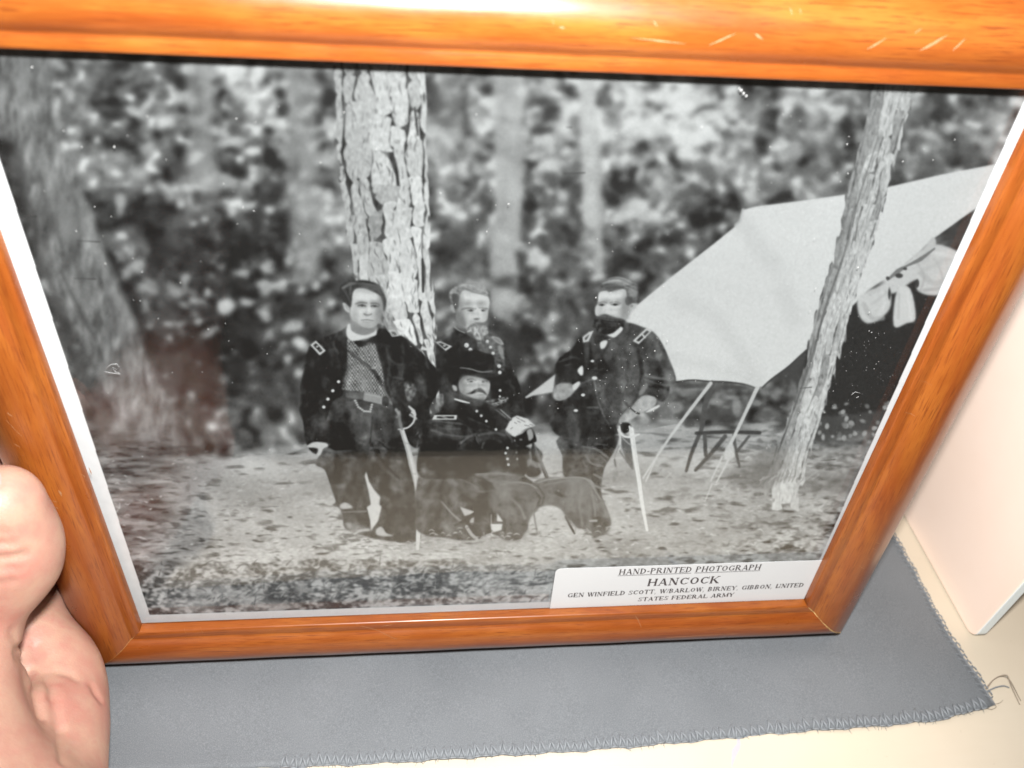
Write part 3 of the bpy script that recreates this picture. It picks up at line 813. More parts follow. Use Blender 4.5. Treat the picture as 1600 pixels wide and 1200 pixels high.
# chair
for pts, wd, g in [([(590, 262), (540, 420), (520, 560), (500, 620), (450, 740), (410, 870)], [40, 36, 30, 28, 26, 20], 82), ([(480, 608), (700, 600), (920, 605)], 24, 62), ([(538, 620), (545, 760)], 26, 84), ([(680, 630), (590, 740), (475, 865)], [30, 28, 22], 84), ([(740, 620), (752, 720), (780, 840)], [22, 24, 16], 92), ([(845, 630), (755, 745)], 20, 92)]:
    R7.stroke(pts, wd, g, .9, .95)
for pts, wd, g in [([(580, 262), (420, 470), (280, 660), (110, 920)], [26, 22, 18, 12], 206), ([(160, 880), (130, 940)], 10, 205), ([(905, 290), (820, 470), (720, 680), (690, 750)], [28, 24, 22, 30], 208), ([(660, 770), (580, 940)], [14, 10], 205), ([(710, 780), (620, 950)], [16, 10], 205), ([(240, 700), (130, 940)], [10, 9], 203), ([(590, 960), (540, 1080)], 8, 204)]:
    R7.stroke(pts, wd, g, .7, .95)
R7.poly([(690, 700), (735, 690), (745, 770), (700, 790), (670, 770)], 203, 1)
R7.stroke([(980, 690), (990, 705)], 10, 240, .6)

# --- trees in focus
def bark(Lx, Ly, Rx, Ry, y0, y1, cw, ch, light, dark, seed, crackw, contr):
    ysr = np.arange(y0, y1); l_ = np.interp(ysr, Ly, Lx); r_ = np.interp(ysr, Ry, Rx)
    x0 = int(min(l_.min(), r_.min())) - 4; x1 = int(max(r_.max(), l_.max())) + 4
    sl = (slice(y0 - PY0, y1 - PY0), slice(x0 - PX0, x1 - PX0)); X = xx[sl]; Y = yy[sl]
    s = (X - l_[:, None]) / (r_ - l_)[:, None]
    jag = 1.2 * noise2(1.5, 6, X.shape, seed)
    al = np.clip((X - l_[:, None] + jag) / 1.4 + .5, 0, 1) * np.clip((r_[:, None] - X + jag) / 1.4 + .5, 0, 1)
    wd = np.mean(r_ - l_)
    px_ = np.arcsin(np.clip(s * 2 - 1, -1, 1)) / math.pi * wd * 1.25 / cw + .16 * noise2(5, 14, X.shape, seed + 1) + .07 * noise2(2, 5, X.shape, seed + 8); py_ = Y / ch + .16 * noise2(5, 5, X.shape, seed + 2)
    e, v_ = worley(px_, py_, seed)
    e = e + .06 * noise2(1.2, 2.5, X.shape, seed + 3)
    g = light + contr * (v_ - .5) * 2 + 7 * noise2(1.2, 1.8, X.shape, seed + 4) - 14 * np.clip(noise2(1.0, 3.0, X.shape, seed + 6) - 1.2, 0, 1.5)
    shade = np.clip((.36 - s) / .36, 0, 1) * 26
    g = g - shade
    ck = np.clip(1 - e / (crackw * (.45 + .9 * np.clip(.5 + .5 * noise2(9, 14, X.shape, seed + 5), 0, 1.3))), 0, 1) ** .7
    g = g * (1 - ck) + dark * ck
    IMG[sl] += (g - IMG[sl]) * al
    return sl
def trunk(Lp, Rp, y0, y1, light, dark, ncol, seed, inset, plen, left_shade=26, jit=1.0, skip=.0):
    g = np.random.default_rng(seed)
    Lp = np.array(Lp, float); Rp = np.array(Rp, float)
    ysr = np.arange(y0, y1); l_ = np.interp(ysr, Lp[:, 1], Lp[:, 0]); r_ = np.interp(ysr, Rp[:, 1], Rp[:, 0])
    x0 = int(l_.min()) - 4; x1 = int(r_.max()) + 4
    sl = (slice(y0 - PY0, y1 - PY0), slice(x0 - PX0, x1 - PX0)); X = xx[sl]
    jag = 1.6 * noise2(1.5, 7, X.shape, seed)
    al = np.clip((X - l_[:, None] + jag) / 1.4 + .5, 0, 1) * np.clip((r_[:, None] - X + jag) / 1.4 + .5, 0, 1)
    under = IMG[sl].copy()
    IMG[sl] = dark + 16 * noise2(2, 7, X.shape, seed + 1) + 46 * np.clip(noise2(9, 22, X.shape, seed + 7) - .1, 0, 1.4)
    def at(sv, y): l = np.interp(y, Lp[:, 1], Lp[:, 0]); r = np.interp(y, Rp[:, 1], Rp[:, 0]); return (l + (r - l) * sv, y)
    edges = [.5 - .5 * math.cos(math.pi * (.04 + .92 * c / ncol)) for c in range(ncol + 1)]; edges[0] = -.02; edges[-1] = 1.02
    wand = [(g.uniform(0, 6), g.uniform(34, 60), g.uniform(0, 6), g.uniform(13, 22)) for _ in edges]
    def edge(c, y):
        if c in (0, ncol): return edges[c]
        w_ = min(edges[c] - edges[c - 1], edges[c + 1] - edges[c]); p1, f1, p2, f2 = wand[c]
        return edges[c] + w_ * (.20 * math.sin(y / f1 + p1) + .14 * math.sin(y / f2 + p2))
    for c in range(ncol):
        y = y0 - g.uniform(0, plen[1])
        while y < y1 + 5:
            L = g.uniform(*plen); sc = 1.0 if c < ncol * .6 else .7
            slant = g.normal(0, 5.5) * jit
            if g.random() > skip:
                n = 6; il = inset * g.choice([0, .3, .7, 1.1, 1.7]) * sc; ir = inset * g.choice([-.2, .1, .4, .9]) * sc; P = []
                for i in range(n + 1):
                    t = i / n; yv = y + L * t; px_ = at(edge(c, yv), yv)[0]; e = il * (1 + 2.6 * (abs(2 * t - 1) ** 5))
                    P.append((px_ + e + g.normal(0, .8) * jit, yv))
                for i in range(n, -1, -1):
                    t = i / n; yv = y + L * t; px_ = at(edge(c + 1, yv), yv)[0]; e = ir * (1 + 3.2 * (abs(2 * t - 1) ** 5))
                    P.append((px_ - e + g.normal(0, .8) * jit, yv + slant))
                tone = light + g.normal(0, 6) - (left_shade if c < ncol * .3 else 0) - (g.uniform(20, 45) if g.random() < .12 else 0)
                m_ = mask_poly(P, .55)
                if m_ is not None:
                    put(m_, tone + 9 * noise2(1.3, 2.2, m_[0].shape) - 40 * np.clip(noise2(1.2, 3.0, m_[0].shape) - 1.2, 0, 1.1), .96)
            y += L * g.uniform(.90, .99)
    for k in range(int((y1 - y0) * ncol * .05)):
        y = g.uniform(y0, y1); sv = g.uniform(.03, .95); L = g.uniform(5, 20) * (1 if jit > .8 else 1.3); d_ = g.normal(0, .012)
        I_.stroke([at(sv, y), at(sv + d_ + g.normal(0, .01), y + L * .5), at(sv + 2 * d_, y + L)], [.6, g.uniform(1.0, 2.6) * (1 if jit > .8 else .7), .6], g.uniform(dark, dark + 60), .55, g.uniform(.4, .85))
    IMG[sl] = under * (1 - al) + IMG[sl] * al
trunk([(515, 40), (517, 60), (526, 180), (524, 220), (530, 260), (532, 290), (538, 320), (541, 350), (549, 400), (553, 430), (562, 460), (580, 510), (600, 545), (640, 580), (662, 602)],
      [(658, 40), (663, 118), (665, 180), (666, 230), (670, 290), (671, 330), (672, 400), (675, 440), (680, 480), (682, 520), (685, 560), (688, 602)], 52, 600, 224, 66, 7, 31, 2.0, (30, 84))
I_.stroke([(648, 168), (651, 195), (653, 212)], [3, 4, 2], 70, .7); I_.stroke([(660, 405), (661, 440), (661, 456)], [3.5, 4.5, 3], 52, .7)
trunk([(1382, 40), (1362, 150), (1346, 215), (1330, 275), (1303, 399), (1270, 508), (1254, 584), (1232, 649), (1205, 725), (1194, 760)],
      [(1452, 40), (1428, 150), (1390, 285), (1363, 383), (1330, 486), (1314, 551), (1287, 638), (1270, 692), (1257, 746), (1252, 762)], 62, 746, 206, 98, 6, 47, .8, (24, 66), 40, .6, .0)
I_.stroke([(1372, 215), (1345, 300), (1318, 400), (1290, 480), (1268, 560), (1240, 640), (1216, 706)], [1.5, 2, 3, 3, 3.5, 3, 3], 84, .9, .6)
I_.poly([(1185, 705), (1215, 690), (1222, 742), (1200, 760), (1170, 755)], 112, 5, .5)
for k in range(40):
    x = gb.uniform(1185, 1275); I_.stroke([(x, 750 + gb.uniform(-4, 6)), (x + gb.uniform(4, 14), 744 + gb.uniform(-6, 4))], [1, 3, 1], gb.choice([190, 120, 150]), .8, .7)
BG_SNAP = IMG.copy()

# --- the four uniformed men
A = Z(460, 420, 5); B = Z(460, 640, 5); C = Z(640, 420, 5); D = Z(660, 640, 5); Ez = Z(820, 420, 4.615); Fz = Z(820, 620, 4.615)
DK = 50
# standing man behind the chair
C.poly([(215, 560), (330, 500), (350, 455), (430, 500), (520, 545), (620, 505), (700, 540), (742, 600), (785, 700), (825, 800), (850, 890), (885, 1010), (905, 1160), (860, 1190), (780, 1190), (700, 1200), (300, 1190), (225, 900), (200, 700)], DK, .8, tex=4)
C.poly([(530, 560), (615, 512), (690, 545), (735, 610), (742, 790), (690, 770), (640, 705), (570, 660), (540, 640)], 104, 1.2, .95, tex=12, ts=(2, 1.2))
C.poly([(690, 600), (725, 620), (738, 700), (712, 690)], 168, 1, .6)
C.stroke([(735, 600), (790, 720), (830, 840)], 12, 76, 1, .6); C.stroke([(640, 880), (740, 890)], 10, 78, .8, .7)
C.poly([(620, 900), (740, 890), (748, 990), (640, 1020)], 36, .8, .9)
C.poly([(560, 1045), (740, 1000), (768, 1030), (650, 1080), (560, 1090)], 112, .7, .9, tex=30, ts=(1.2, .8))
C.stroke([(640, 1058), (700, 1040), (765, 1015)], 7, 190, .5, .7)
C.stroke([(215, 580), (300, 510), (345, 470)], 30, 84, 1.4, .6)
C.poly([(203, 572), (240, 566), (333, 606), (282, 642)], 200, .5, 1, False); C.poly([(222, 580), (244, 578), (306, 606), (276, 624)], 52, .5, 1, False); C.dot(272, 602, 11, 7, 190, .5)
C.poly([(640, 530), (700, 540), (738, 592), (690, 582)], 178, .8, .9); C.poly([(655, 538), (695, 548), (720, 582), (690, 572)], 120, .6, .8)
C.poly([(372, 320), (385, 230), (420, 165), (500, 165), (590, 190), (625, 250), (615, 330), (604, 400), (560, 425), (480, 440), (440, 462), (400, 430), (366, 390)], 214, .8)
C.poly([(366, 335), (400, 345), (435, 400), (440, 460), (400, 440), (366, 400)], 112, 1.8, .9)
C.poly([(310, 190), (340, 150), (420, 120), (500, 114), (570, 135), (606, 170), (612, 212), (580, 204), (540, 184), (460, 168), (405, 172), (385, 215), (383, 290), (352, 330), (330, 265), (316, 230)], 158, .9, tex=16, ts=(1.5, 1.2))
C.poly([(330, 200), (375, 195), (386, 240), (380, 300), (352, 328), (335, 270)], 66, 1.2, .9)
C.stroke([(430, 150), (490, 180), (560, 196), (590, 190)], 12, 112, .8, .8); C.stroke([(400, 130), (480, 122), (550, 140)], 12, 192, 1, .6)
C.poly([(318, 285), (342, 285), (356, 345), (338, 335), (322, 315)], 166, .8)
C.stroke([(410, 318), (450, 308), (515, 312)], 14, 110, .9, .85); C.stroke([(545, 305), (605, 312)], 12, 104, .9, .85)
C.dot(478, 326, 26, 8, 78, .8, .9); C.dot(573, 325, 22, 8, 78, .8, .9); C.stroke([(450, 345), (500, 345)], 8, 176, 1, .6)
C.stroke([(535, 320), (540, 360), (548, 385)], 10, 182, 1, .6); C.dot(523, 392, 20, 8, 88, .8, .9); C.dot(552, 350, 10, 26, 228, 1.2, .6)
C.poly([(440, 470), (490, 440), (520, 420), (590, 425), (606, 440), (612, 500), (575, 530), (545, 558), (512, 545), (490, 505)], 168, 1.2, .95, tex=24, ts=(1, 1.6))
C.poly([(466, 455), (500, 430), (535, 420), (592, 428), (600, 440), (560, 442), (510, 448)], 74, .9, .9, tex=10); C.dot(530, 455, 30, 5, 110, .8, .6)
C.stroke([(350, 455), (385, 480), (430, 500)], 8, 186, .6, .85); C.stroke([(452, 492), (480, 482)], 9, 206, .6, .9)
for x, y, r in [(445, 597, 18), (475, 632, 15), (607, 567, 12), (632, 612, 11), (652, 660, 12), (700, 760, 14), (705, 810, 14), (707, 950, 11), (705, 997, 9)]:
    C.dot(x, y, r, r, 220, .6); C.dot(x - r * .2, y + r * .2, r * .4, r * .4, 160, .5, .6)
# young man at the left: trousers
A.poly([(246, 1190), (262, 1090), (300, 1040), (700, 1040), (800, 1110), (830, 1250), (872, 1370), (885, 1500), (925, 1640), (952, 1780), (962, 1900), (962, 2010), (985, 2100), (900, 2140), (700, 2120), (560, 2090), (400, 2030), (378, 1930), (350, 1870), (298, 1846), (322, 1820), (300, 1750), (270, 1660), (235, 1570), (165, 1530), (190, 1470), (236, 1380)], 72, .9, tex=5, ts=(3, 3))
B.poly([(560, 480), (582, 560), (622, 625), (672, 682), (664, 740), (682, 760), (655, 870), (622, 915), (598, 948), (590, 860), (565, 762), (596, 742), (582, 650), (550, 522)], 206, .8, 1, False)
B.poly([(355, 745), (400, 725), (455, 760), (420, 775), (365, 775)], 196, 1, .9); B.stroke([(380, 800), (560, 795)], 10, 168, 1.2, .6)
B.poly([(400, 875), (480, 900), (590, 930), (590, 950), (480, 970), (410, 930)], 182, 2, .6, tex=18, ts=(2, 1))
B.poly([(640, 935), (680, 915), (720, 965), (775, 985), (690, 990), (640, 975)], 196, 1, .9); B.stroke([(470, 970), (520, 945), (580, 940)], 18, 190, 1, .8)
for pts, wd, g, a in [([(240, 310), (330, 330), (450, 320)], 18, 96, .5), ([(330, 340), (430, 370), (500, 400)], 14, 80, .4), ([(450, 210), (500, 250), (545, 270)], 16, 86, .5), ([(600, 300), (700, 300), (860, 310)], 20, 88, .5), ([(620, 380), (720, 480), (830, 560)], 18, 84, .5), ([(690, 360), (760, 400), (880, 400)], 26, 82, .45), ([(700, 600), (800, 620), (900, 660)], 18, 78, .4), ([(650, 620), (760, 670)], 14, 80, .4), ([(300, 430), (420, 440)], 16, 70, .4), ([(330, 640), (470, 690)], 16, 70, .35), ([(610, 60), (600, 180), (590, 260)], 12, 26, .7), ([(560, 60), (480, 110)], 24, 72, .4), ([(660, 250), (740, 310), (860, 320)], 10, 34, .6), ([(640, 350), (740, 460), (820, 540)], 10, 34, .5)]:
    B.stroke(pts, wd, g + 6, 1.3, min(.9, a * 1.5))
# coat
A.poly([(125, 595), (190, 555), (300, 510), (380, 478), (415, 450), (420, 545), (412, 780), (380, 930), (372, 985), (330, 1010), (285, 1060), (255, 1170), (236, 1290), (262, 1375), (100, 1380), (70, 1200), (42, 1120), (45, 1000), (50, 920), (80, 760), (100, 660)], 38, .8, tex=4)
A.poly([(250, 1190), (420, 1240), (425, 1400), (262, 1395), (236, 1300)], 30, 1.2, .9)
A.poly([(635, 470), (700, 468), (750, 500), (850, 530), (930, 590), (1010, 670), (1080, 750), (1125, 800), (1150, 900), (1100, 1000), (1060, 1080), (1060, 1300), (960, 1400), (880, 1340), (820, 1180), (770, 1080), (740, 1010), (690, 900), (660, 700), (640, 600)], 40, .8, tex=4)
A.poly([(855, 890), (890, 875), (940, 910), (950, 970), (905, 1030), (880, 1020), (862, 960)], 112, 1, .9, tex=26, ts=(1.5, 1.5))
A.poly([(1120, 990), (1160, 980), (1165, 1060), (1110, 1110), (1100, 1060)], 130, 1, .8, tex=26, ts=(1.5, 1.5))
for pts, wd, g, a in [([(330, 510), (310, 590), (345, 660)], 22, 76, .55), ([(400, 480), (330, 560)], 36, 62, .5), ([(330, 650), (350, 760), (360, 840)], 16, 66, .5), ([(110, 850), (60, 930), (120, 960)], 14, 60, .5), ([(150, 1000), (80, 1080)], 14, 62, .5), ([(200, 1040), (120, 1120)], 12, 58, .4), ([(740, 700), (790, 740), (840, 750)], 16, 74, .6), ([(730, 780), (760, 840), (850, 860)], 20, 70, .5), ([(720, 620), (740, 760), (730, 880), (760, 980)], 18, 74, .5), ([(850, 540), (850, 760), (840, 860)], 10, 64, .5), ([(760, 890), (800, 990), (870, 1060)], 24, 60, .5), ([(860, 545), (940, 610), (1040, 720), (1110, 790)], 16, 66, .4), ([(940, 640), (960, 690)], 16, 70, .5), ([(1030, 740), (1060, 790)], 24, 78, .4), ([(85, 770), (60, 920), (55, 1050)], 8, 74, .4), ([(190, 1120), (110, 1180)], 10, 56, .4)]:
    A.stroke(pts, wd, g + 6, 1.5, min(.9, a * 1.4))
# waistcoat with its small check
mkv = mask_poly(A.p([(412, 560), (440, 545), (490, 560), (555, 602), (600, 575), (625, 580), (650, 660), (690, 800), (705, 960), (700, 996), (560, 962), (385, 945), (372, 930), (405, 800), (412, 650)]), .7)
sl = mkv[1]; X = xx[sl]; Y = yy[sl]; yb = Y + 1.4 * np.sin(X / 11) + .12 * X
chk = (np.sin(X * 2 * math.pi / 4.5 + .35 * np.sin(yb / 9)) > -.1) ^ (np.sin(yb * 2 * math.pi / 6.6) > 0)
put(mkv, blur(np.where(chk, 186., 62.).astype(np.float32), .55) + 10 * noise2(4, 6, X.shape))
A.stroke([(405, 650), (410, 800), (385, 930)], 20, 50, 2, .6)
A.poly([(470, 560), (560, 560), (640, 510), (670, 545), (620, 585), (580, 575), (545, 605), (500, 610)], 42, .8)
A.stroke([(420, 640), (520, 720), (600, 780), (640, 830), (700, 930), (765, 1065)], [16, 22, 26, 30, 26, 16], 62, .7); A.stroke([(440, 655), (540, 735), (590, 780)], 7, 128, .6, .7); A.stroke([(690, 920), (760, 1060)], 10, 150, .7, .7)
A.dot(615, 775, 16, 11, 165, .8, .8)
A.poly([(400, 972), (550, 962), (560, 1030), (400, 1002)], 96, .6, 1, False); A.poly([(545, 966), (695, 996), (688, 1062), (538, 1026)], 152, .6, 1, False); A.stroke([(556, 978), (684, 1005), (676, 1048)], 5, 196, .5, .6, False); A.poly([(690, 1000), (740, 1010), (730, 1070), (688, 1060)], 40, .6)
for k in range(13):
    t = k / 12; q = [(475, 1030), (500, 1080), (545, 1112), (592, 1115), (606, 1062)]; i = min(3, int(t * 4)); f_ = t * 4 - i
    A.dot(q[i][0] + (q[i + 1][0] - q[i][0]) * f_, q[i][1] + (q[i + 1][1] - q[i][1]) * f_, 10, 8, 186, .5)
for x, y in [(345, 882), (300, 953), (262, 1018), (230, 1080)]: A.dot(x, y, 13, 12, 224, .6)
A.poly([(124, 596), (168, 560), (246, 640), (198, 676)], 206, .5, 1, False); A.poly([(146, 598), (168, 580), (222, 638), (200, 654)], 48, .5, 1, False); A.dot(178, 608, 10, 8, 190, .4); A.dot(202, 632, 10, 8, 96, .4)
A.poly([(732, 478), (788, 478), (822, 526), (762, 532)], 196, .6, 1, False); A.poly([(752, 492), (784, 490), (804, 518), (770, 522)], 110, .5, 1, False)
# head
A.poly([(440, 400), (440, 330), (640, 440), (636, 500), (560, 522), (480, 505)], 138, 1)
A.poly([(408, 456), (432, 428), (446, 480), (500, 512), (560, 518), (628, 490), (636, 462), (642, 512), (600, 532), (530, 552), (450, 562), (408, 522)], 216, .8)
A.poly([(436, 300), (442, 220), (480, 156), (540, 150), (600, 170), (662, 205), (684, 245), (690, 310), (678, 370), (652, 425), (628, 456), (590, 466), (540, 460), (496, 440), (456, 402), (438, 360)], 208, .8)
A.poly([(560, 180), (640, 200), (660, 250), (560, 250), (470, 240), (490, 175)], 220, 2.4, .7)
A.poly([(620, 330), (684, 300), (672, 375), (640, 430), (600, 440), (640, 380)], 178, 2, .7); A.poly([(440, 330), (470, 380), (520, 440), (480, 432), (446, 390)], 180, 2, .6)
A.poly([(352, 152), (380, 118), (430, 98), (480, 94), (540, 88), (600, 104), (650, 135), (692, 185), (714, 235), (716, 280), (702, 335), (694, 300), (684, 240), (662, 205), (600, 172), (540, 152), (484, 152), (456, 176), (450, 240), (440, 300), (410, 276), (386, 268), (370, 212)], 44, .9, tex=8, ts=(2, 1.5))
A.stroke([(380, 150), (430, 120), (470, 112)], 22, 150, 1.4, .7); A.stroke([(440, 130), (438, 200)], 18, 120, 1.6, .6); A.stroke([(520, 105), (600, 130), (670, 190)], 10, 92, 1.2, .6)
A.poly([(378, 266), (402, 272), (428, 306), (430, 342), (402, 332), (386, 304)], 196, .8); A.stroke([(396, 285), (418, 320)], 8, 140, .7, .7)
A.stroke([(478, 274), (520, 262), (566, 268)], [7, 13, 9], 86, .8, .9); A.stroke([(596, 270), (640, 270), (668, 286)], [8, 12, 6], 92, .8, .9)
A.stroke([(498, 288), (530, 282), (556, 292)], 12, 66, .6, .95); A.stroke([(598, 292), (626, 288), (655, 296)], 11, 70, .6, .95); A.stroke([(505, 302), (550, 304)], 6, 168, .8, .7); A.stroke([(602, 304), (650, 306)], 6, 168, .8, .7)
A.stroke([(570, 280), (566, 320), (556, 350)], 12, 178, 1.2, .6); A.dot(585, 325, 11, 32, 228, 1.6, .6); A.stroke([(542, 352), (570, 362), (602, 354)], [9, 12, 8], 96, .7, .9)
A.stroke([(522, 402), (570, 398), (618, 406)], [5, 9, 5], 104, .7, .9); A.stroke([(535, 415), (575, 420), (605, 414)], 10, 170, 1, .7); A.dot(585, 442, 34, 12, 220, 2, .5)
A.stroke([(470, 418), (540, 462), (600, 468), (640, 446)], 10, 120, 1.4, .6)
# hand, sabre
B.poly([(100, 282), (160, 252), (250, 262), (262, 288), (222, 310), (208, 345), (190, 360), (172, 345), (184, 305), (120, 298)], 202, .8)
B.poly([(110, 300), (180, 305), (175, 345), (150, 340)], 58, .8)
B.stroke([(842, 165), (882, 290), (922, 440), (950, 560), (968, 680), (978, 800), (968, 960), (962, 1085)], [36, 40, 40, 40, 40, 34, 36, 26], 206, .6)
B.stroke([(862, 180), (905, 320), (940, 460), (964, 600)], 6, 176, .7, .6); B.stroke([(832, 165), (870, 290), (908, 440), (935, 570), (950, 690), (955, 800)], 5, 120, .6, .7)
for x, y, an in [(878, 262, 34), (932, 500, 36), (968, 680, 36), (960, 915, 30)]: B.stroke([(x - an / 2, y), (x + an / 2, y + 4)], 5, 130, .5, .7)
B.stroke([(812, 154), (850, 150), (890, 138), (925, 105), (940, 70), (938, 40), (915, 20)], [8, 13, 14, 15, 15, 17, 12], 208, .6); B.stroke([(820, 20), (824, 90), (840, 150)], 24, 130, .8, .8); B.stroke([(795, 0), (812, 30)], 22, 170, .8, .8)
A.stroke([(895, 1075), (930, 1110), (945, 1140)], [14, 26, 16], 200, .7); A.stroke([(905, 1140), (950, 1170)], 20, 190, .7, .8); A.stroke([(795, 1105), (820, 1130), (800, 1160)], 14, 150, .8, .7)
# tangle of bark and leaves between the two
for k in range(60):
    x = gb.uniform(965, 1060); y = gb.uniform(170, 420); L = gb.uniform(8, 34)
    B.stroke([(x, y), (x + gb.normal(0, 12), y + L)], 9, gb.choice([120, 96, 140, 58]), .8, .55)
# bearded man at the right
Fz.poly([(250, 290), (640, 270), (672, 320), (650, 380), (622, 432), (580, 500), (560, 580), (552, 700), (600, 850), (560, 900), (520, 760), (480, 600), (290, 585), (272, 430)], 80, .9, tex=6)
Fz.poly([(690, 290), (760, 290), (780, 480), (775, 520), (745, 480), (715, 410)], 96, .9, .9)
for pts, wd, g, a in [([(420, 360), (520, 380), (600, 440)], 16, 118, .6), ([(440, 420), (480, 480), (560, 500)], 16, 118, .6), ([(520, 340), (600, 350)], 12, 104, .6), ([(420, 460), (440, 500), (520, 520)], 12, 104, .5), ([(560, 440), (590, 470)], 10, 112, .6), ([(300, 350), (310, 480)], 20, 78, .4), ([(470, 440), (530, 450)], 20, 96, .5), ([(500, 560), (560, 590)], 16, 140, .5), ([(500, 640), (555, 660)], 16, 140, .5)]:
    Fz.stroke(pts, wd, g + 6, 1.2, min(.9, a * 1.4))
Ez.poly([(415, 490), (490, 440), (520, 455), (600, 480), (700, 440), (742, 388), (850, 420), (925, 455), (985, 530), (1042, 650), (1088, 780), (1080, 830), (1045, 855), (1030, 925), (980, 962), (940, 925), (870, 905), (830, 912), (765, 1010), (692, 1062), (660, 1140), (680, 1190), (440, 1225), (255, 1210), (186, 1130), (196, 1050), (285, 960), (370, 870), (412, 800), (420, 700)], 66, .8, tex=5, ts=(3, 3))
Ez.poly([(415, 492), (340, 575), (240, 660), (216, 740), (222, 832), (330, 822), (402, 782), (422, 700)], 38, .8)
Ez.poly([(430, 800), (500, 800), (530, 940), (600, 1100), (560, 1200), (260, 1205), (190, 1120), (285, 960)], 44, 4, .7)
for pts, wd, g, a in [([(640, 560), (700, 640), (690, 800)], 60, 86, .45), ([(760, 600), (800, 760), (760, 960)], 60, 84, .4), ([(560, 920), (640, 1040), (680, 1060)], 40, 80, .5), ([(880, 480), (960, 600), (1040, 760)], 60, 84, .45), ([(850, 760), (960, 790), (1070, 790)], 22, 120, .6), ([(870, 800), (960, 830), (1060, 845)], 12, 108, .6), ([(830, 640), (850, 760)], 24, 34, .7), ([(820, 600), (840, 740), (830, 820)], 16, 30, .6), ([(870, 850), (960, 850), (1030, 870)], 18, 32, .7), ([(720, 400), (720, 460), (690, 520)], 46, 78, .6), ([(580, 620), (500, 720)], 14, 72, .4), ([(500, 800), (520, 920), (560, 1040)], 7, 120, .6), ([(450, 1000), (530, 1000)], 7, 118, .6), ([(280, 960), (360, 860), (480, 800), (580, 810)], 8, 110, .6), ([(250, 670), (330, 640), (400, 650)], 20, 84, .6), ([(260, 700), (330, 690)], 12, 74, .5), ([(560, 1040), (620, 1150)], 10, 96, .6), ([(470, 540), (480, 700)], 20, 30, .6), ([(590, 560), (560, 640), (600, 720)], 18, 34, .6)]:
    Ez.stroke(pts, wd, g + 4, 1.7, min(.9, a * 1.35))
Ez.poly([(0, 925), (110, 845), (222, 758), (212, 830), (204, 890), (60, 915), (10, 935)], 208, .9, .95, False)
Ez.poly([(208, 860), (262, 824), (330, 826), (352, 838), (390, 812), (392, 845), (330, 918), (262, 952), (215, 940), (204, 900)], 160, 1, tex=10, ts=(2, 2)); Ez.poly([(346, 840), (392, 812), (395, 835), (355, 880)], 214, .8)
Ez.poly([(380, 730), (416, 698), (420, 762), (398, 766)], 222, .8)
Ez.poly([(830, 930), (868, 912), (930, 922), (950, 950), (930, 995), (870, 1025), (800, 1042), (762, 1012)], 176, .9, tex=10, ts=(2, 2)); Ez.poly([(762, 1012), (800, 1040), (820, 1052), (770, 1090), (760, 1130), (700, 1125), (676, 1105), (690, 1070), (730, 1030)], 172, .9, tex=14, ts=(2, 2)); Ez.stroke([(765, 1008), (800, 1035), (825, 1045)], 9, 60, .7, .9); Ez.poly([(870, 1032), (962, 982), (968, 998), (905, 1030)], 222, .7); Ez.poly([(700, 1110), (750, 1112), (765, 1150), (720, 1190), (690, 1150)], 44, 1)
Ez.poly([(820, 900), (850, 845), (888, 836), (862, 890), (836, 915)], 152, 1.2, .8)
for x, y, rx_, ry_ in [(487, 665, 13, 9), (503, 788, 20, 13), (420, 910, 15, 11), (368, 1022, 16, 10)]: Ez.dot(x, y, rx_, ry_, 218, .6)
Ez.poly([(778, 520), (880, 424), (918, 448), (822, 544)], 206, .5, 1, False); Ez.poly([(802, 518), (880, 444), (898, 454), (824, 524)], 52, .5, 1, False); Ez.stroke([(845, 470), (866, 496)], 12, 206, .4, 1, False)
Ez.poly([(416, 492), (462, 456), (498, 444), (460, 524), (420, 532)], 202, .6, 1, False); Ez.poly([(434, 498), (468, 470), (448, 510), (432, 516)], 70, .5, 1, False)
Ez.poly([(525, 250), (535, 175), (600, 155), (720, 145), (742, 230), (742, 300), (722, 372), (640, 360), (560, 345), (512, 335), (508, 280)], 218, .8)
Ez.poly([(700, 260), (735, 250), (735, 320), (715, 370), (690, 345)], 190, 1.6, .8); Ez.poly([(735, 260), (812, 250), (790, 300), (730, 350)], 206, 1, .9)
Ez.poly([(540, 155), (560, 102), (640, 64), (722, 68), (792, 100), (818, 150), (806, 250), (772, 240), (742, 262), (726, 235), (735, 205), (728, 150), (660, 146), (612, 168), (585, 150)], 96, .9, tex=14, ts=(1.5, 1.2))
Ez.poly([(560, 110), (640, 72), (720, 78), (770, 108), (700, 125), (620, 110)], 184, 1.6, .75); Ez.poly([(570, 120), (640, 105), (720, 130), (612, 165)], 56, 1.2, .8); Ez.poly([(740, 150), (806, 150), (806, 200), (760, 205)], 150, 1.6, .8); Ez.poly([(724, 210), (772, 206), (770, 250), (735, 262)], 66, 1, .85); Ez.stroke([(660, 138), (780, 118)], 9, 80, .8, .8)
Ez.poly([(760, 262), (800, 252), (795, 285), (765, 292)], 186, .9); Ez.dot(772, 268, 10, 8, 120, .8, .7)
Ez.stroke([(528, 248), (560, 240), (590, 246)], 10, 120, .7, .8); Ez.stroke([(615, 246), (650, 238), (690, 250)], 10, 120, .7, .8); Ez.dot(556, 260, 26, 9, 70, .7, .9); Ez.dot(650, 258, 30, 9, 74, .7, .9); Ez.stroke([(540, 282), (580, 284)], 7, 190, 1, .6)
Ez.stroke([(588, 270), (578, 310), (556, 330)], 10, 190, 1, .6); Ez.dot(556, 336, 22, 7, 120, .8, .8); Ez.dot(640, 300, 30, 20, 230, 2, .5)
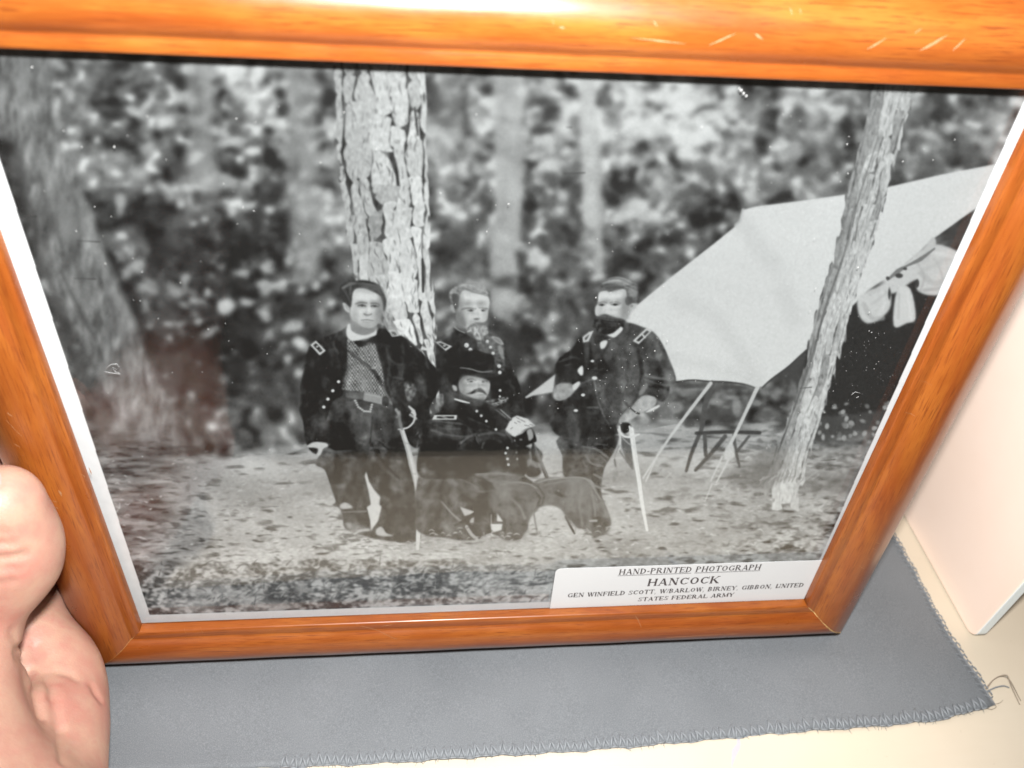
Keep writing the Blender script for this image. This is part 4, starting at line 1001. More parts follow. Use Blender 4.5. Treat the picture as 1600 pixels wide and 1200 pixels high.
Ez.poly([(508, 355), (540, 345), (580, 328), (640, 348), (720, 368), (712, 420), (660, 452), (590, 476), (530, 464), (500, 430), (492, 400)], 42, 1.2, tex=14, ts=(1.2, 1.6)); Ez.stroke([(540, 350), (580, 335), (650, 360), (700, 375)], 12, 62, 1, .7); Ez.dot(582, 392, 30, 6, 96, 1, .5)
Ez.poly([(595, 476), (640, 462), (692, 418), (704, 442), (650, 494), (610, 486)], 220, .7); Ez.poly([(545, 528), (566, 514), (596, 522), (580, 566), (552, 578), (542, 556)], 216, .8); Ez.poly([(505, 470), (580, 482), (600, 500), (560, 520), (510, 540)], 34, .8, .8)
# his sword and straps
Fz.stroke([(768, 235), (790, 400), (820, 580), (848, 780), (882, 962)], [34, 34, 30, 26, 18], 226, .6); Fz.stroke([(782, 300), (806, 460), (830, 600)], 6, 196, .7, .6)
Fz.stroke([(682, 215), (690, 260), (720, 286), (770, 288), (825, 270)], [14, 14, 16, 18, 12], 218, .6); Fz.stroke([(672, 235), (690, 300), (684, 360), (676, 395)], 11, 206, .6); Fz.stroke([(684, 350), (652, 420), (648, 490)], [6, 8, 10], 140, .6, .8); Fz.stroke([(684, 390), (730, 460), (780, 520)], 12, 110, .8, .7); Fz.stroke([(700, 290), (740, 330), (770, 350)], 7, 190, .6, .8); Fz.stroke([(755, 215), (768, 260)], 16, 214, .7)
Fz.stroke([(648, 455), (656, 500)], 14, 110, .8, .8)
# seated man
D.poly([(45, 90), (130, 32), (270, 40), (400, -40), (440, -70), (560, -30), (610, 0), (680, 70), (640, 150), (720, 205), (762, 380), (802, 440), (790, 520), (600, 585), (440, 560), (380, 620), (200, 600), (40, 560), (-40, 480), (-20, 260)], 54, .9, tex=5, ts=(3, 2))
C.poly([(340, 1030), (420, 1050), (500, 1040), (560, 1060), (640, 1100), (780, 1190), (700, 1260), (300, 1220), (180, 1160), (260, 1100)], 38, .9)
D.poly([(20, 540), (260, 540), (420, 500), (560, 480), (740, 470), (800, 520), (880, 580), (945, 680), (930, 745), (872, 800), (832, 870), (822, 930), (792, 962), (762, 1012), (650, 1020), (540, 970), (430, 1015), (300, 1022), (180, 1002), (40, 985), (-60, 900), (-40, 560)], 86, 1, tex=5, ts=(3, 3))
D.poly([(600, 590), (700, 562), (820, 578), (900, 622), (946, 682), (930, 745), (872, 800), (832, 870), (822, 930), (760, 1010), (650, 1010), (640, 880), (590, 790), (500, 680)], 104, 2, .8, tex=5, ts=(3, 3))
D.poly([(870, 570), (940, 535), (1080, 530), (1210, 523), (1292, 540), (1340, 600), (1402, 700), (1452, 800), (1472, 880), (1442, 960), (1352, 980), (1272, 962), (1192, 912), (1132, 850), (1082, 782), (1002, 750), (905, 757), (948, 690), (900, 610)], 108, .9, tex=5, ts=(3, 3))
for pts, wd, g, a in [([(860, 580), (960, 545), (1200, 530), (1290, 548), (1335, 610)], 10, 120, .6), ([(960, 600), (1040, 565)], 16, 92, .5), ([(1130, 600), (1250, 580)], 26, 92, .4), ([(1230, 640), (1220, 760), (1230, 860)], 30, 86, .4), ([(1310, 640), (1330, 780), (1350, 880)], 22, 88, .4), ([(1390, 720), (1400, 820)], 34, 84, .4), ([(640, 590), (760, 572), (860, 600), (930, 670)], 18, 104, .5), ([(700, 640), (820, 660)], 30, 84, .4), ([(880, 640), (920, 700), (880, 780)], 14, 62, .5), ([(300, 545), (400, 590), (440, 640), (560, 630)], 9, 112, .55), ([(1000, 640), (1120, 680)], 24, 66, .4)]:
    D.stroke(pts, wd, g + 8, 1.4, min(.9, a * 1.5))
D.stroke([(950, 690), (938, 740), (905, 760), (878, 800)], [10, 18, 16, 10], 70, 1.6, .8); D.stroke([(905, 600), (945, 660), (950, 700)], 9, 84, 1.2, .8); D.stroke([(600, 800), (640, 880), (648, 980)], [12, 22, 14], 66, 2, .75)
D.poly([(1180, 560), (1300, 560), (1340, 640), (1330, 760), (1240, 740), (1200, 640)], 136, 7, .5); D.poly([(640, 600), (800, 590), (900, 650), (880, 700), (760, 660)], 134, 6, .5); D.poly([(1100, 780), (1260, 860), (1340, 960), (1200, 900), (1130, 850)], 92, 4, .6); D.poly([(1340, 850), (1470, 870), (1440, 955), (1350, 975)], 84, 2.4, .8); D.poly([(650, 900), (800, 880), (820, 930), (760, 1005), (660, 1010)], 96, 4, .6)
for pts, wd, g in [([(700, 700), (760, 760), (800, 850)], 18, 142), ([(860, 640), (880, 740), (850, 820)], 14, 104), ([(1240, 640), (1226, 760), (1250, 900)], 22, 140), ([(1320, 640), (1345, 760), (1350, 860)], 14, 142), ([(1150, 640), (1180, 760), (1230, 860)], 20, 104), ([(1400, 720), (1430, 800), (1440, 850)], 14, 134), ([(960, 590), (1100, 560), (1240, 550)], 12, 144), ([(620, 640), (640, 740), (690, 860)], 16, 100), ([(1340, 850), (1400, 846), (1462, 862)], 7, 60), ([(660, 905), (740, 890), (815, 905)], 7, 74)]: D.stroke(pts, wd, g, 1.8, .6)
D.stroke([(868, 578), (905, 606), (940, 660), (947, 690), (930, 742)], 8, 76, 1.2, .6); D.stroke([(610, 588), (720, 566), (830, 580), (890, 612)], 8, 168, 1.0, .6); D.stroke([(900, 572), (1000, 545), (1200, 530), (1290, 548), (1338, 612), (1395, 705)], 8, 166, 1.0, .6)
D.stroke([(1310, 870), (1360, 868)], 16, 170, .8, .9); D.poly([(1170, 930), (1240, 935), (1275, 958), (1200, 965)], 190, .9, .9)
D.poly([(400, 500), (560, 490), (720, 500), (800, 520), (720, 555), (600, 580), (480, 545)], 118, 1.4, .85, tex=12, ts=(4, 1.2)); D.stroke([(420, 505), (560, 500), (700, 510)], 8, 150, 1, .6); D.stroke([(520, 470), (640, 480), (760, 480)], 22, 62, 1.4, .7)
for pts, wd, g, a in [([(80, 85), (200, 100), (330, 120), (390, 190)], 14, 84, .6), ([(90, 120), (180, 150), (300, 150)], 14, 72, .5), ([(70, 160), (200, 200), (360, 210), (420, 190)], 16, 84, .6), ([(120, 195), (260, 230), (330, 215)], 10, 70, .5), ([(300, 260), (360, 215), (390, 200)], 16, 98, .6), ([(420, 210), (430, 250), (440, 270)], 12, 92, .5), ([(440, 200), (560, 180), (640, 200)], 20, 84, .6), ([(480, 260), (450, 320)], 14, 86, .5), ([(560, 230), (620, 260), (700, 320)], 20, 78, .5), ([(320, 310), (440, 320)], 20, 62, .5), ([(660, 180), (700, 240), (690, 280)], 22, 112, .5), ([(350, 60), (460, 110), (560, 150)], 14, 70, .5), ([(270, 60), (360, 130), (400, 200)], 9, 66, .5), ([(410, 215), (405, 270)], 9, 22, .6), ([(540, 40), (560, 100), (540, 140)], 12, 26, .6)]:
    D.stroke(pts, wd, g + 8, 1.1, min(.9, a * 1.35))
D.poly([(640, 285), (700, 262), (742, 280), (755, 430), (800, 450), (740, 460), (672, 442)], 82, 1, .9)
for x, y in [(665, 300), (650, 340), (665, 385), (672, 430), (740, 335), (745, 385), (728, 240), (425, 12), (460, 48), (500, 90), (575, 155)]: D.dot(x, y, 11, 11, 205, .6)
D.poly([(75, 80), (92, 42), (272, 42), (266, 80)], 208, .5, 1, False); D.poly([(108, 68), (116, 52), (250, 52), (246, 70)], 44, .5, 1, False); D.stroke([(150, 52), (200, 70)], 12, 150, .5, .8)
D.poly([(722, 215), (780, 190), (850, 140), (892, 236), (860, 262), (780, 290), (740, 270)], 40, .8); D.poly([(815, 165), (850, 150), (868, 215), (835, 245), (822, 205)], 172, .9, .9); D.dot(770, 235, 16, 12, 150, 1, .7)
D.poly([(860, 280), (930, 330), (935, 380), (900, 420), (850, 350)], 52, 1, .9); D.stroke([(866, 272), (910, 380), (970, 522)], [24, 28, 28], 82, .7); D.stroke([(874, 275), (920, 390), (976, 520)], 8, 150, .6, .7)
D.poly([(740, 290), (840, 300), (900, 420), (930, 480), (900, 520), (820, 520), (790, 430), (750, 400)], 44, 1.2, .9); D.poly([(820, 400), (850, 385), (910, 440), (890, 450), (850, 430), (825, 450)], 150, 1.2, .8); D.stroke([(840, 330), (850, 400)], 12, 150, .9, .7)
D.poly([(648, 160), (690, 70), (740, 46), (822, 72), (882, 126), (800, 152), (722, 212), (700, 205)], 212, .8, 1, False)
for p, q in [((735, 62), (760, 75)), ((770, 80), (800, 95)), ((745, 90), (765, 100)), ((800, 122), (835, 128)), ((840, 115), (862, 122)), ((720, 100), (735, 108)), ((690, 150), (705, 140))]: D.stroke([p, q], 7, 120, .5, .85, False)
D.stroke([(600, 10), (640, 40), (680, 70)], 40, 66, .8, .8); D.stroke([(610, 0), (690, 70)], 8, 180, .5, .8); D.stroke([(575, 0), (650, 60)], 6, 150, .5, .7)
# his head and hat
C.poly([(330, 870), (392, 850), (392, 960), (344, 955), (320, 900)], 36, 1)
C.poly([(388, 880), (440, 838), (540, 848), (622, 880), (626, 940), (602, 1000), (572, 1026), (500, 1012), (430, 984), (390, 950)], 200, .8)
C.poly([(388, 870), (440, 836), (620, 872), (622, 892), (520, 868), (430, 862), (392, 905)], 104, 1.6, .75)
C.poly([(332, 908), (366, 918), (372, 952), (346, 950)], 176, .7)
C.stroke([(450, 868), (485, 862), (520, 872)], 10, 86, .7, .9); C.stroke([(548, 872), (590, 872), (606, 880)], 9, 92, .7, .9); C.dot(478, 880, 22, 6, 96, .8, .8); C.dot(575, 884, 18, 5, 104, .8, .7)
C.stroke([(535, 880), (540, 910), (530, 930)], 9, 164, 1, .6); C.dot(556, 900, 9, 22, 218, 1.2, .6); C.dot(432, 930, 26, 20, 214, 2, .5)
C.poly([(436, 978), (480, 962), (520, 938), (560, 932), (600, 975), (606, 990), (570, 968), (530, 962), (490, 978)], 56, .8, tex=8); C.dot(560, 985, 26, 6, 120, .8, .6); C.poly([(545, 1000), (590, 1002), (576, 1034), (552, 1030)], 150, .9, .9, tex=14)
C.poly([(500, 1020), (590, 1020), (600, 1060), (520, 1070)], 84, 1.4, .7); C.stroke([(354, 1018), (410, 1034), (468, 1048)], [12, 17, 9], 222, .6)
C.poly([(262, 752), (390, 752), (520, 790), (640, 822), (742, 848), (764, 868), (690, 884), (610, 866), (500, 838), (420, 830), (388, 868), (330, 905), (290, 840)], 28, .8)
C.poly([(388, 756), (408, 690), (425, 655), (500, 636), (600, 660), (656, 690), (646, 806), (520, 786)], 26, .8)
C.stroke([(396, 772), (470, 782), (560, 806), (642, 800)], [8, 12, 10, 8], 146, .8, .85); C.stroke([(300, 758), (390, 768)], 7, 90, .8, .7); C.stroke([(430, 690), (520, 660), (620, 690)], 12, 40, 1.5, .6)
# stool under him, and light seen through it
D.poly([(292, 758), (340, 775), (415, 800), (380, 815), (330, 832)], 186, .8, 1, False); D.poly([(585, 810), (634, 880), (582, 872)], 206, .8, 1, False); D.poly([(530, 892), (625, 892), (618, 940), (545, 962)], 208, .8, 1, False); D.poly([(370, 870), (400, 840), (400, 890), (380, 900)], 180, 1, .9)
D.stroke([(150, 720), (230, 810), (300, 872)], [8, 16, 22], 138, .7, .9); D.stroke([(345, 915), (380, 970), (425, 1012)], 26, 172, .8, .9); D.stroke([(255, 905), (340, 860), (420, 800)], 20, 66, .7, .95); D.stroke([(370, 892), (500, 886), (638, 880)], 14, 96, .7, .9); D.stroke([(538, 820), (542, 960), (560, 1040), (600, 1100)], 7, 176, .6, .8); D.stroke([(480, 960), (485, 1010)], 8, 160, .7, .7)
D.stroke([(868, 796), (880, 870), (896, 952)], 15, 96, .7, .95); D.stroke([(1118, 838), (1150, 900), (1188, 966)], 17, 74, .7, .95); D.stroke([(1160, 870), (1195, 920), (1190, 960)], 10, 150, .7, .8)
D.poly([(900, 756), (1000, 748), (1084, 784), (1124, 850), (1140, 900), (1060, 940), (900, 950), (835, 940), (826, 900), (840, 850)], 198, 2.4, .35)
for k in range(70):
    x = gb.uniform(-20, 1450); y = 960 + gb.normal(0, 26) + (20 if x < 700 else 0); L = gb.uniform(16, 50)
    D.stroke([(x, y), (x + L * .5, y - gb.uniform(2, 12)), (x + L, y + gb.normal(0, 6))], [4, 9, 4], gb.choice([200, 188, 110, 96, 206]), .7, .7)
for k in range(36):
    x = gb.uniform(380, 1000); y = gb.uniform(1010, 1075); L = gb.uniform(20, 60)
    B.stroke([(x, y), (x + L * .5, y - gb.uniform(0, 10)), (x + L, y + gb.normal(0, 6))], [4, 10, 4], gb.choice([200, 206, 110, 190]), .7, .75)

# cloth: broad soft folds over everything dark in the figures
fig = blur((np.abs(IMG - BG_SNAP) > 3).astype(np.float32), 1.0) * (xx > 450) * (xx < 1070) * (yy > 500)
dk = np.clip((128 - IMG) / 40, 0, 1) * fig
IMG += dk * (-7 + 13 * noise2(6, 11) + 8 * noise2(3, 5.5) + 14 * np.clip(noise2(8, 3.5) - .5, 0, 2) + 4 * noise2(1, 1.2))
# faces: soft modelling of brow, sockets, cheeks and jaw
def model(Zc, cx, cy, w_, h_, side):
    for dx, dy, rx_, ry_, g, a in [(-.20, -.10, .17, .09, 120, .5), (.22, -.10, .16, .09, 120, .5), (side * .46, .05, .14, .42, 112, .55), (side * .34, .26, .16, .20, 140, .45), (-side * .40, .22, .12, .24, 150, .4), (0, .47, .32, .08, 130, .45), (.03, .18, .12, .05, 130, .4), (0, -.46, .40, .10, 150, .35), (0, .36, .16, .05, 150, .35)]:
        Zc.dot(cx + dx * w_, cy + dy * h_, rx_ * w_, ry_ * h_, g, max(1.0, .07 * w_ / Zc.k), a)
    for dx, dy, rx_, ry_, g, a in [(-side * .12, -.28, .22, .10, 226, .5), (-side * .22, .08, .10, .08, 224, .45), (.04, .04, .035, .12, 228, .5)]:
        Zc.dot(cx + dx * w_, cy + dy * h_, rx_ * w_, ry_ * h_, g, max(.9, .06 * w_ / Zc.k), a)
model(A, 570, 305, 235, 310, 1); model(C, 500, 300, 240, 280, -1); model(C, 515, 925, 230, 180, -1); model(Ez, 630, 255, 215, 220, 1)
A.dot(530, 288, 12, 8, 40, .5, .8); A.dot(628, 292, 12, 8, 44, .5, .8); C.dot(480, 327, 11, 7, 48, .5, .8); C.dot(572, 326, 10, 6, 48, .5, .8); C.dot(482, 880, 10, 6, 60, .5, .8); C.dot(574, 883, 9, 5, 60, .5, .7); Ez.dot(556, 260, 12, 8, 40, .5, .9); Ez.dot(650, 258, 13, 8, 44, .5, .9)
# hair strands
for Zc, pts, n_, gs in [(A, [(420, 110), (640, 130), (705, 240)], 16, (30, 84, 110)), (A, [(370, 160), (400, 200), (430, 280)], 9, (30, 70, 120)), (C, [(400, 130), (500, 130), (600, 180)], 14, (110, 190, 200)), (C, [(500, 450), (545, 500), (560, 545)], 14, (120, 205, 215)), (Ez, [(560, 100), (680, 80), (800, 130)], 14, (60, 150, 190)), (Ez, [(520, 380), (600, 400), (690, 400)], 14, (26, 66, 84))]:
    for k in range(n_):
        o_ = gb.normal(0, 14, 2); Zc.stroke([(p[0] + o_[0] + gb.normal(0, 4), p[1] + o_[1] + gb.normal(0, 4)) for p in pts], [2, 6, 2], gs[gb.integers(0, 3)], .6, .45)
# tent cloth: seams, sag and a little dirt
for p in [[(1180, 330), (1150, 470), (1110, 590)], [(1262, 316), (1236, 440), (1190, 600)], [(1395, 296), (1380, 360), (1350, 450)], [(1500, 272), (1470, 320), (1440, 385)]]: I_.stroke(p, 1.6, 208, .9, .3)
for p, w_ in [([(1060, 470), (1120, 500), (1180, 590)], 26), ([(1160, 350), (1210, 420), (1240, 500)], 30), ([(1050, 560), (1120, 575), (1180, 596)], 16)]: I_.stroke(p, w_, 203, 8, .45)
for p, w_ in [([(1110, 420), (1180, 440), (1230, 430)], 26), ([(1400, 320), (1460, 310), (1530, 285)], 18)]: I_.stroke(p, w_, 221, 8, .5)
for k in range(60): blob(gb.uniform(1010, 1300), gb.uniform(330, 590), gb.uniform(.5, 1.2), gb.uniform(.5, 1.2), gb.choice([150, 232]), .5, .35 if gb.random() < .5 else .0)

# --- print flaws: hairlines and specks in the emulsion
for p, q in [((880, 271), (914, 270)), ((115, 435), (150, 436)), ((120, 376), (156, 378)), ((33, 340), (57, 338)), ((1250, 607), (1268, 605)), ((1283, 720), (1305, 718)), ((885, 199), (893, 199))]:
    I_.stroke([p, q], [.5, 1.6], 52, .5, .8, False)
IMG += 2.6 * noise2(.8, .8)
IMG = blur(IMG, .6)
np.clip(IMG, 6, 244, out=IMG)

# --- from picture tones to ink: paper reflectance = tone / light that reaches that place
PW, PH = 1792, 1434                               # texels over the 256 x 204.8 mm sheet
SU0, SV0, SUW, SVH = -3.2, -3.4, 256.4, 206.0
uu = SU0 + (np.arange(PW) + .5) / PW * SUW; vv = SV0 + (np.arange(PH) + .5) / PH * SVH
UU, VV = np.meshgrid(uu, vv)
P3 = FW(0, 0, PN)[None, None] + (UU[..., None] * U + VV[..., None] * V) / 1000
d3 = P3 - CAM
q3 = d3 @ ROT
PXX = 800 + FPX * q3[..., 0] / -q3[..., 2]; PYY = 600 - FPX * q3[..., 1] / -q3[..., 2]
fx = np.clip(PXX - PX0, 0, CW - 1.01); fy = np.clip(PYY - PY0, 0, CH - 1.01)
ix, iy = fx.astype(int), fy.astype(int); fx -= ix; fy -= iy
TONE = (IMG[iy, ix] * (1 - fx) + IMG[iy, ix + 1] * fx) * (1 - fy) + (IMG[iy + 1, ix] * (1 - fx) + IMG[iy + 1, ix + 1] * fx) * fy
lin = np.where(TONE / 255 <= .04045, TONE / 255 / 12.92, ((TONE / 255 + .055) / 1.055) ** 2.4)
fd = FLASH[None, None] - P3; r2 = (fd ** 2).sum(-1); fdn = fd / np.sqrt(r2)[..., None]
axis = -(ROT @ np.array([0, 0, 1.0]))
E_ = FLASH_W * np.clip(fdn @ NN, 0, 1) / (4 * math.pi ** 2 * r2) * .80
cone = np.clip((-(fdn @ axis) - math.cos(math.radians(56))) / (.7 * (1 - math.cos(math.radians(56)))), 0, 1)
E_ = E_ * cone * cone * (3 - 2 * cone) + .05
VEIL = .004 + .030 * np.clip((PYY - 684) / 14, 0, 1) + .006 * np.clip((PYY - 690) / 100, 0, 1)
alb = np.clip((lin - VEIL) / E_, .003, .70)
def line_u(y, a, b): return a[0] + (y - a[1]) / (b[1] - a[1]) * (b[0] - a[0])
inside = (PXX > line_u(PYY, (0, 250), (234, 961))) & (PXX < line_u(PYY, (1600, 158), (1282, 872))) & (PYY < 961 - (PXX - 234) * 21 / 632)
inside = blur(inside.astype(np.float32), .8)
paper = .60 + .01 * noise2(6, 6, inside.shape)
tint = np.array([.985, 1.0, 1.0])
RGB = alb[..., None] * tint * inside[..., None] + (paper[..., None] * np.array([.985, .99, 1.0])) * (1 - inside[..., None])
buf = np.ones((PH, PW, 4), np.float32); buf[..., :3] = RGB
img = bpy.data.images.new('print_tones', PW, PH, float_buffer=True)
img.colorspace_settings.name = 'Linear Rec.709'
img.pixels.foreach_set(buf.ravel()); img.update(); img.pack()
nt = NT('photographic_print')
ti = nt.n('TexImage', _extension='EXTEND'); ti.image = img; nt.l(nt.n('UVMap').outputs[0], ti.inputs[0])
PRINT = nt.finish(principled(nt, ti.outputs[0], .6, Specular_IOR_Level=.15).outputs[0])
v = [FL(SU0, SV0, PN), FL(SU0 + SUW, SV0, PN), FL(SU0 + SUW, SV0 + SVH, PN), FL(SU0, SV0 + SVH, PN)]
v += [FL(SU0, SV0, PN - .3), FL(SU0 + SUW, SV0, PN - .3), FL(SU0 + SUW, SV0 + SVH, PN - .3), FL(SU0, SV0 + SVH, PN - .3)]
mesh_obj('photograph', v, [(0, 1, 2, 3), (7, 6, 5, 4), (0, 4, 5, 1), (1, 5, 6, 2), (2, 6, 7, 3), (3, 7, 4, 0)], PRINT, frame, False,
         [(0, 0), (1, 0), (1, 1), (0, 1)] * 2)

# ------------------------------------------------------------------ caption label stuck on the glass
LZ = G0 + .12
lab_px = {'tl': (868, 893), 'bl': (866, 962)}
lu0, lvt = uv_frame(868, 893, LZ); _, lvt2 = uv_frame(1275, 872, LZ)
lvb = .25; lu1 = 249.9
rad = 2.2; pts = []
top = .5 * (lvt + lvt2)
for k in range(7):
    a = math.pi - k / 6 * math.pi / 2
    pts.append((lu0 + rad + rad * math.cos(a), top - rad + rad * math.sin(a)))
pts = [(lu0, lvb)] + pts + [(lu1, top), (lu1, lvb)]
lv = [FL(u_, v_, LZ) for u_, v_ in pts] + [FL(u_, v_, G0 + .005) for u_, v_ in pts]
n_ = len(pts)
lf = [tuple(range(n_))[::-1], tuple(range(n_, 2 * n_))] + [(k, (k + 1) % n_, n_ + (k + 1) % n_, n_ + k) for k in range(n_)]
label = mesh_obj('caption_label', lv, lf, LABEL_PAPER, frame, False)

TN, TK, SF = .085, .20, .075
def serif(x, y, h=.17): return ('l', x - h, y, x + h, y, SF)
def stem(x, k=TK, s0=True, s1=True):
    r = [('l', x, 0, x, 1, k)]
    if s0: r.append(serif(x, SF / 2))
    if s1: r.append(serif(x, 1 - SF / 2))
    return r
def arc_(cx, cy, rx, ry, a0, a1, k=TK): return ('a', cx, cy, rx, ry, a0, a1, k)
GLY = {
 'H': (1.25, stem(.24) + stem(1.0) + [('l', .24, .5, 1.0, .5, TN)]),
 'A': (1.25, [('l', .22, 0, .6, 1, TN), ('l', .62, 1, 1.02, 0, TK), ('l', .36, .33, .88, .33, TN), serif(.2, SF / 2), serif(1.03, SF / 2)]),
 'N': (1.3, stem(.24, TN) + stem(1.02, TN, False) + [('l', .26, 1, 1.02, 0, TK)]),
 'D': (1.22, stem(.24) + [arc_(.45, .5, .62, .47, -90, 90), ('l', .24, .04, .48, .04, TN), ('l', .24, .96, .48, .96, TN)]),
 '-': (.62, [('l', .1, .42, .52, .42, .12)]),
 'P': (1.1, stem(.24) + [arc_(.5, .73, .45, .25, -90, 90), ('l', .24, .97, .52, .97, TN), ('l', .24, .48, .52, .48, TN)]),
 'R': (1.25, stem(.24) + [arc_(.5, .73, .43, .25, -90, 90), ('l', .24, .97, .52, .97, TN), ('l', .24, .48, .52, .48, TN), ('l', .56, .48, 1.02, .03, TK), serif(1.07, SF / 2, .13)]),
 'I': (.52, stem(.26)),
 'T': (1.15, stem(.58, TK, True, False) + [('l', .08, .96, 1.08, .96, TN), ('l', .1, 1, .08, .74, .07), ('l', 1.06, 1, 1.08, .74, .07)]),
 'E': (1.1, stem(.24) + [('l', .24, .04, .98, .04, TN), ('l', .24, .96, .96, .96, TN), ('l', .24, .5, .78, .5, TN), ('l', .98, 0, 1.0, .27, .07), ('l', .94, 1, .96, .75, .07), ('l', .78, .38, .78, .62, .07)]),
 'F': (1.05, stem(.24) + [('l', .24, .96, .96, .96, TN), ('l', .24, .5, .78, .5, TN), ('l', .94, 1, .96, .75, .07), ('l', .78, .38, .78, .62, .07)]),
 'L': (1.08, stem(.24) + [('l', .24, .04, .98, .04, TN), ('l', .98, 0, 1.0, .3, .07)]),
 'O': (1.25, [arc_(.62, .5, .5, .47, 0, 360)]),
 'C': (1.2, [arc_(.64, .5, .52, .47, 48, 312), ('l', 1.03, .68, 1.03, 1, .08), ('l', 1.0, .14, 1.06, .28, .07)]),
 'G': (1.28, [arc_(.64, .5, .52, .47, 48, 318), ('l', 1.03, .68, 1.03, 1, .08), ('l', 1.04, .05, 1.04, .42, TK * .8), ('l', .82, .42, 1.2, .42, SF)]),
 'K': (1.3, stem(.24) + [('l', .3, .42, .98, .98, TN), ('l', .5, .56, 1.02, .02, TK), serif(.98, 1 - SF / 2, .16), serif(1.06, SF / 2, .16)]),
 'S': (1.02, [arc_(.52, .74, .36, .24, 40, 270, .15), arc_(.52, .26, .38, .24, -140, 90, .15), ('l', .84, .72, .84, 1, .08), ('l', .14, 0, .14, .3, .08)]),
 'U': (1.25, stem(.24, TK, False) + stem(1.0, TN, False) + [arc_(.62, .36, .38, .33, 180, 360, .15)]),
 'W': (1.6, [('l', .2, 1, .52, 0, TK), ('l', .52, 0, .82, .95, TN), ('l', .8, 1, 1.12, 0, TK), ('l', 1.12, 0, 1.42, 1, TN), serif(.2, 1 - SF / 2), serif(.8, 1 - SF / 2), serif(1.42, 1 - SF / 2)]),
 'B': (1.15, stem(.24) + [arc_(.52, .745, .38, .225, -90, 90), arc_(.54, .265, .43, .235, -90, 90), ('l', .24, .97, .54, .97, TN), ('l', .24, .51, .54, .51, TN), ('l', .24, .04, .56, .04, TN)]),
 'Y': (1.2, [('l', .18, 1, .6, .45, TK), ('l', .6, .45, 1.02, 1, TN), ('l', .6, .48, .6, 0, TK), serif(.6, SF / 2), serif(.18, 1 - SF / 2), serif(1.02, 1 - SF / 2)]),
 'M': (1.5, stem(.22, TN) + stem(1.26) + [('l', .24, 1, .74, .05, TK), ('l', .74, .05, 1.24, 1, TN)]),
 ',': (.5, [('l', .2, .08, .26, .14, .14), ('l', .27, .1, .17, -.2, .07)]),
 '/': (.5, [('l', .08, 0, .42, 1, .08)]),
 ' ': (.62, []),
}
def lettering(text, p0, p1, cap, bold=1.0, underline=False):
    u0, v0 = uv_frame(*p0, LZ); u1, v1 = uv_frame(*p1, LZ)
    wtot = sum(GLY[c][0] for c in text); sx = (u1 - u0) / wtot
    v, f = [], []
    def quad(a, b, c, d):
        k = len(v)
        v.extend([a, b, c, d]); f.append((k, k + 1, k + 2, k + 3))
    pen = 0.0; zi = [0]
    def P_(x, y):
        uu_ = u0 + (pen + x) * sx
        return FL(uu_, v0 + (v1 - v0) * (uu_ - u0) / (u1 - u0) + y * cap + .10 * cap * 0, LZ + .03 + .002 * (zi[0] % 7))
    spans = []; st = None
    for ch in text:
        wd, els = GLY[ch]
        if ch == ' ':
            if st is not None: spans.append((st, pen)); st = None
        elif st is None: st = pen
        asp = cap / sx
        for e in els:
            zi[0] += 1
            if e[0] == 'l':
                _, x0, y0, x1, y1, th = e; th *= bold
                dx, dy = (x1 - x0), (y1 - y0) * asp; L = math.hypot(dx, dy)
                if abs(dy) > abs(dx) * .3: ox, oy = th / 2 * (L / abs(dy) if abs(dy) > 0 else 1), 0
                else: ox, oy = 0, th / 2 * 1.15
                if oy: quad(P_(x0, y0 - oy), P_(x1, y1 - oy), P_(x1, y1 + oy), P_(x0, y0 + oy))
                else:
                    ox = min(ox, .2)
                    quad(P_(x0 - ox, y0), P_(x0 + ox, y0), P_(x1 + ox, y1), P_(x1 - ox, y1))
            else:
                _, cx, cy, rx_, ry_, a0, a1, k = e; n = 16
                pr = None
                for i in range(n + 1):
                    a = math.radians(a0 + (a1 - a0) * i / n); th = (TN + (k - TN) * abs(math.cos(a)) ** 1.5) * bold
                    co, si = math.cos(a), math.sin(a)
                    o_ = P_(cx + rx_ * co, cy + ry_ * si); q_ = P_(cx + (rx_ - th) * co, cy + (ry_ - th * .95) * si)
                    if pr: quad(pr[0], o_, q_, pr[1])
                    pr = (o_, q_)
        pen += wd
    if st is not None: spans.append((st, pen))
    if underline:
        for a, b in spans:
            zi[0] += 1; pen = 0
            quad(P_(a - .05, -.24), P_(b + .02, -.24), P_(b + .02, -.15), P_(a - .05, -.15))
    return mesh_obj('lettering', v, f, INK, label, False)
lettering('HAND-PRINTED PHOTOGRAPH', (966, 898), (1188, 890), 3.1, 1.2, True)
lettering('HANCOCK', (1010, 915.8), (1124, 911), 4.2, 1.2)
lettering('GEN WINFIELD SCOTT, W/BARLOW, BIRNEY, GIBBON, UNITED', (886, 933.6), (1255, 917), 2.5, 1.35)
lettering('STATES FEDERAL ARMY', (996, 939.6), (1146, 932), 2.35, 1.35)

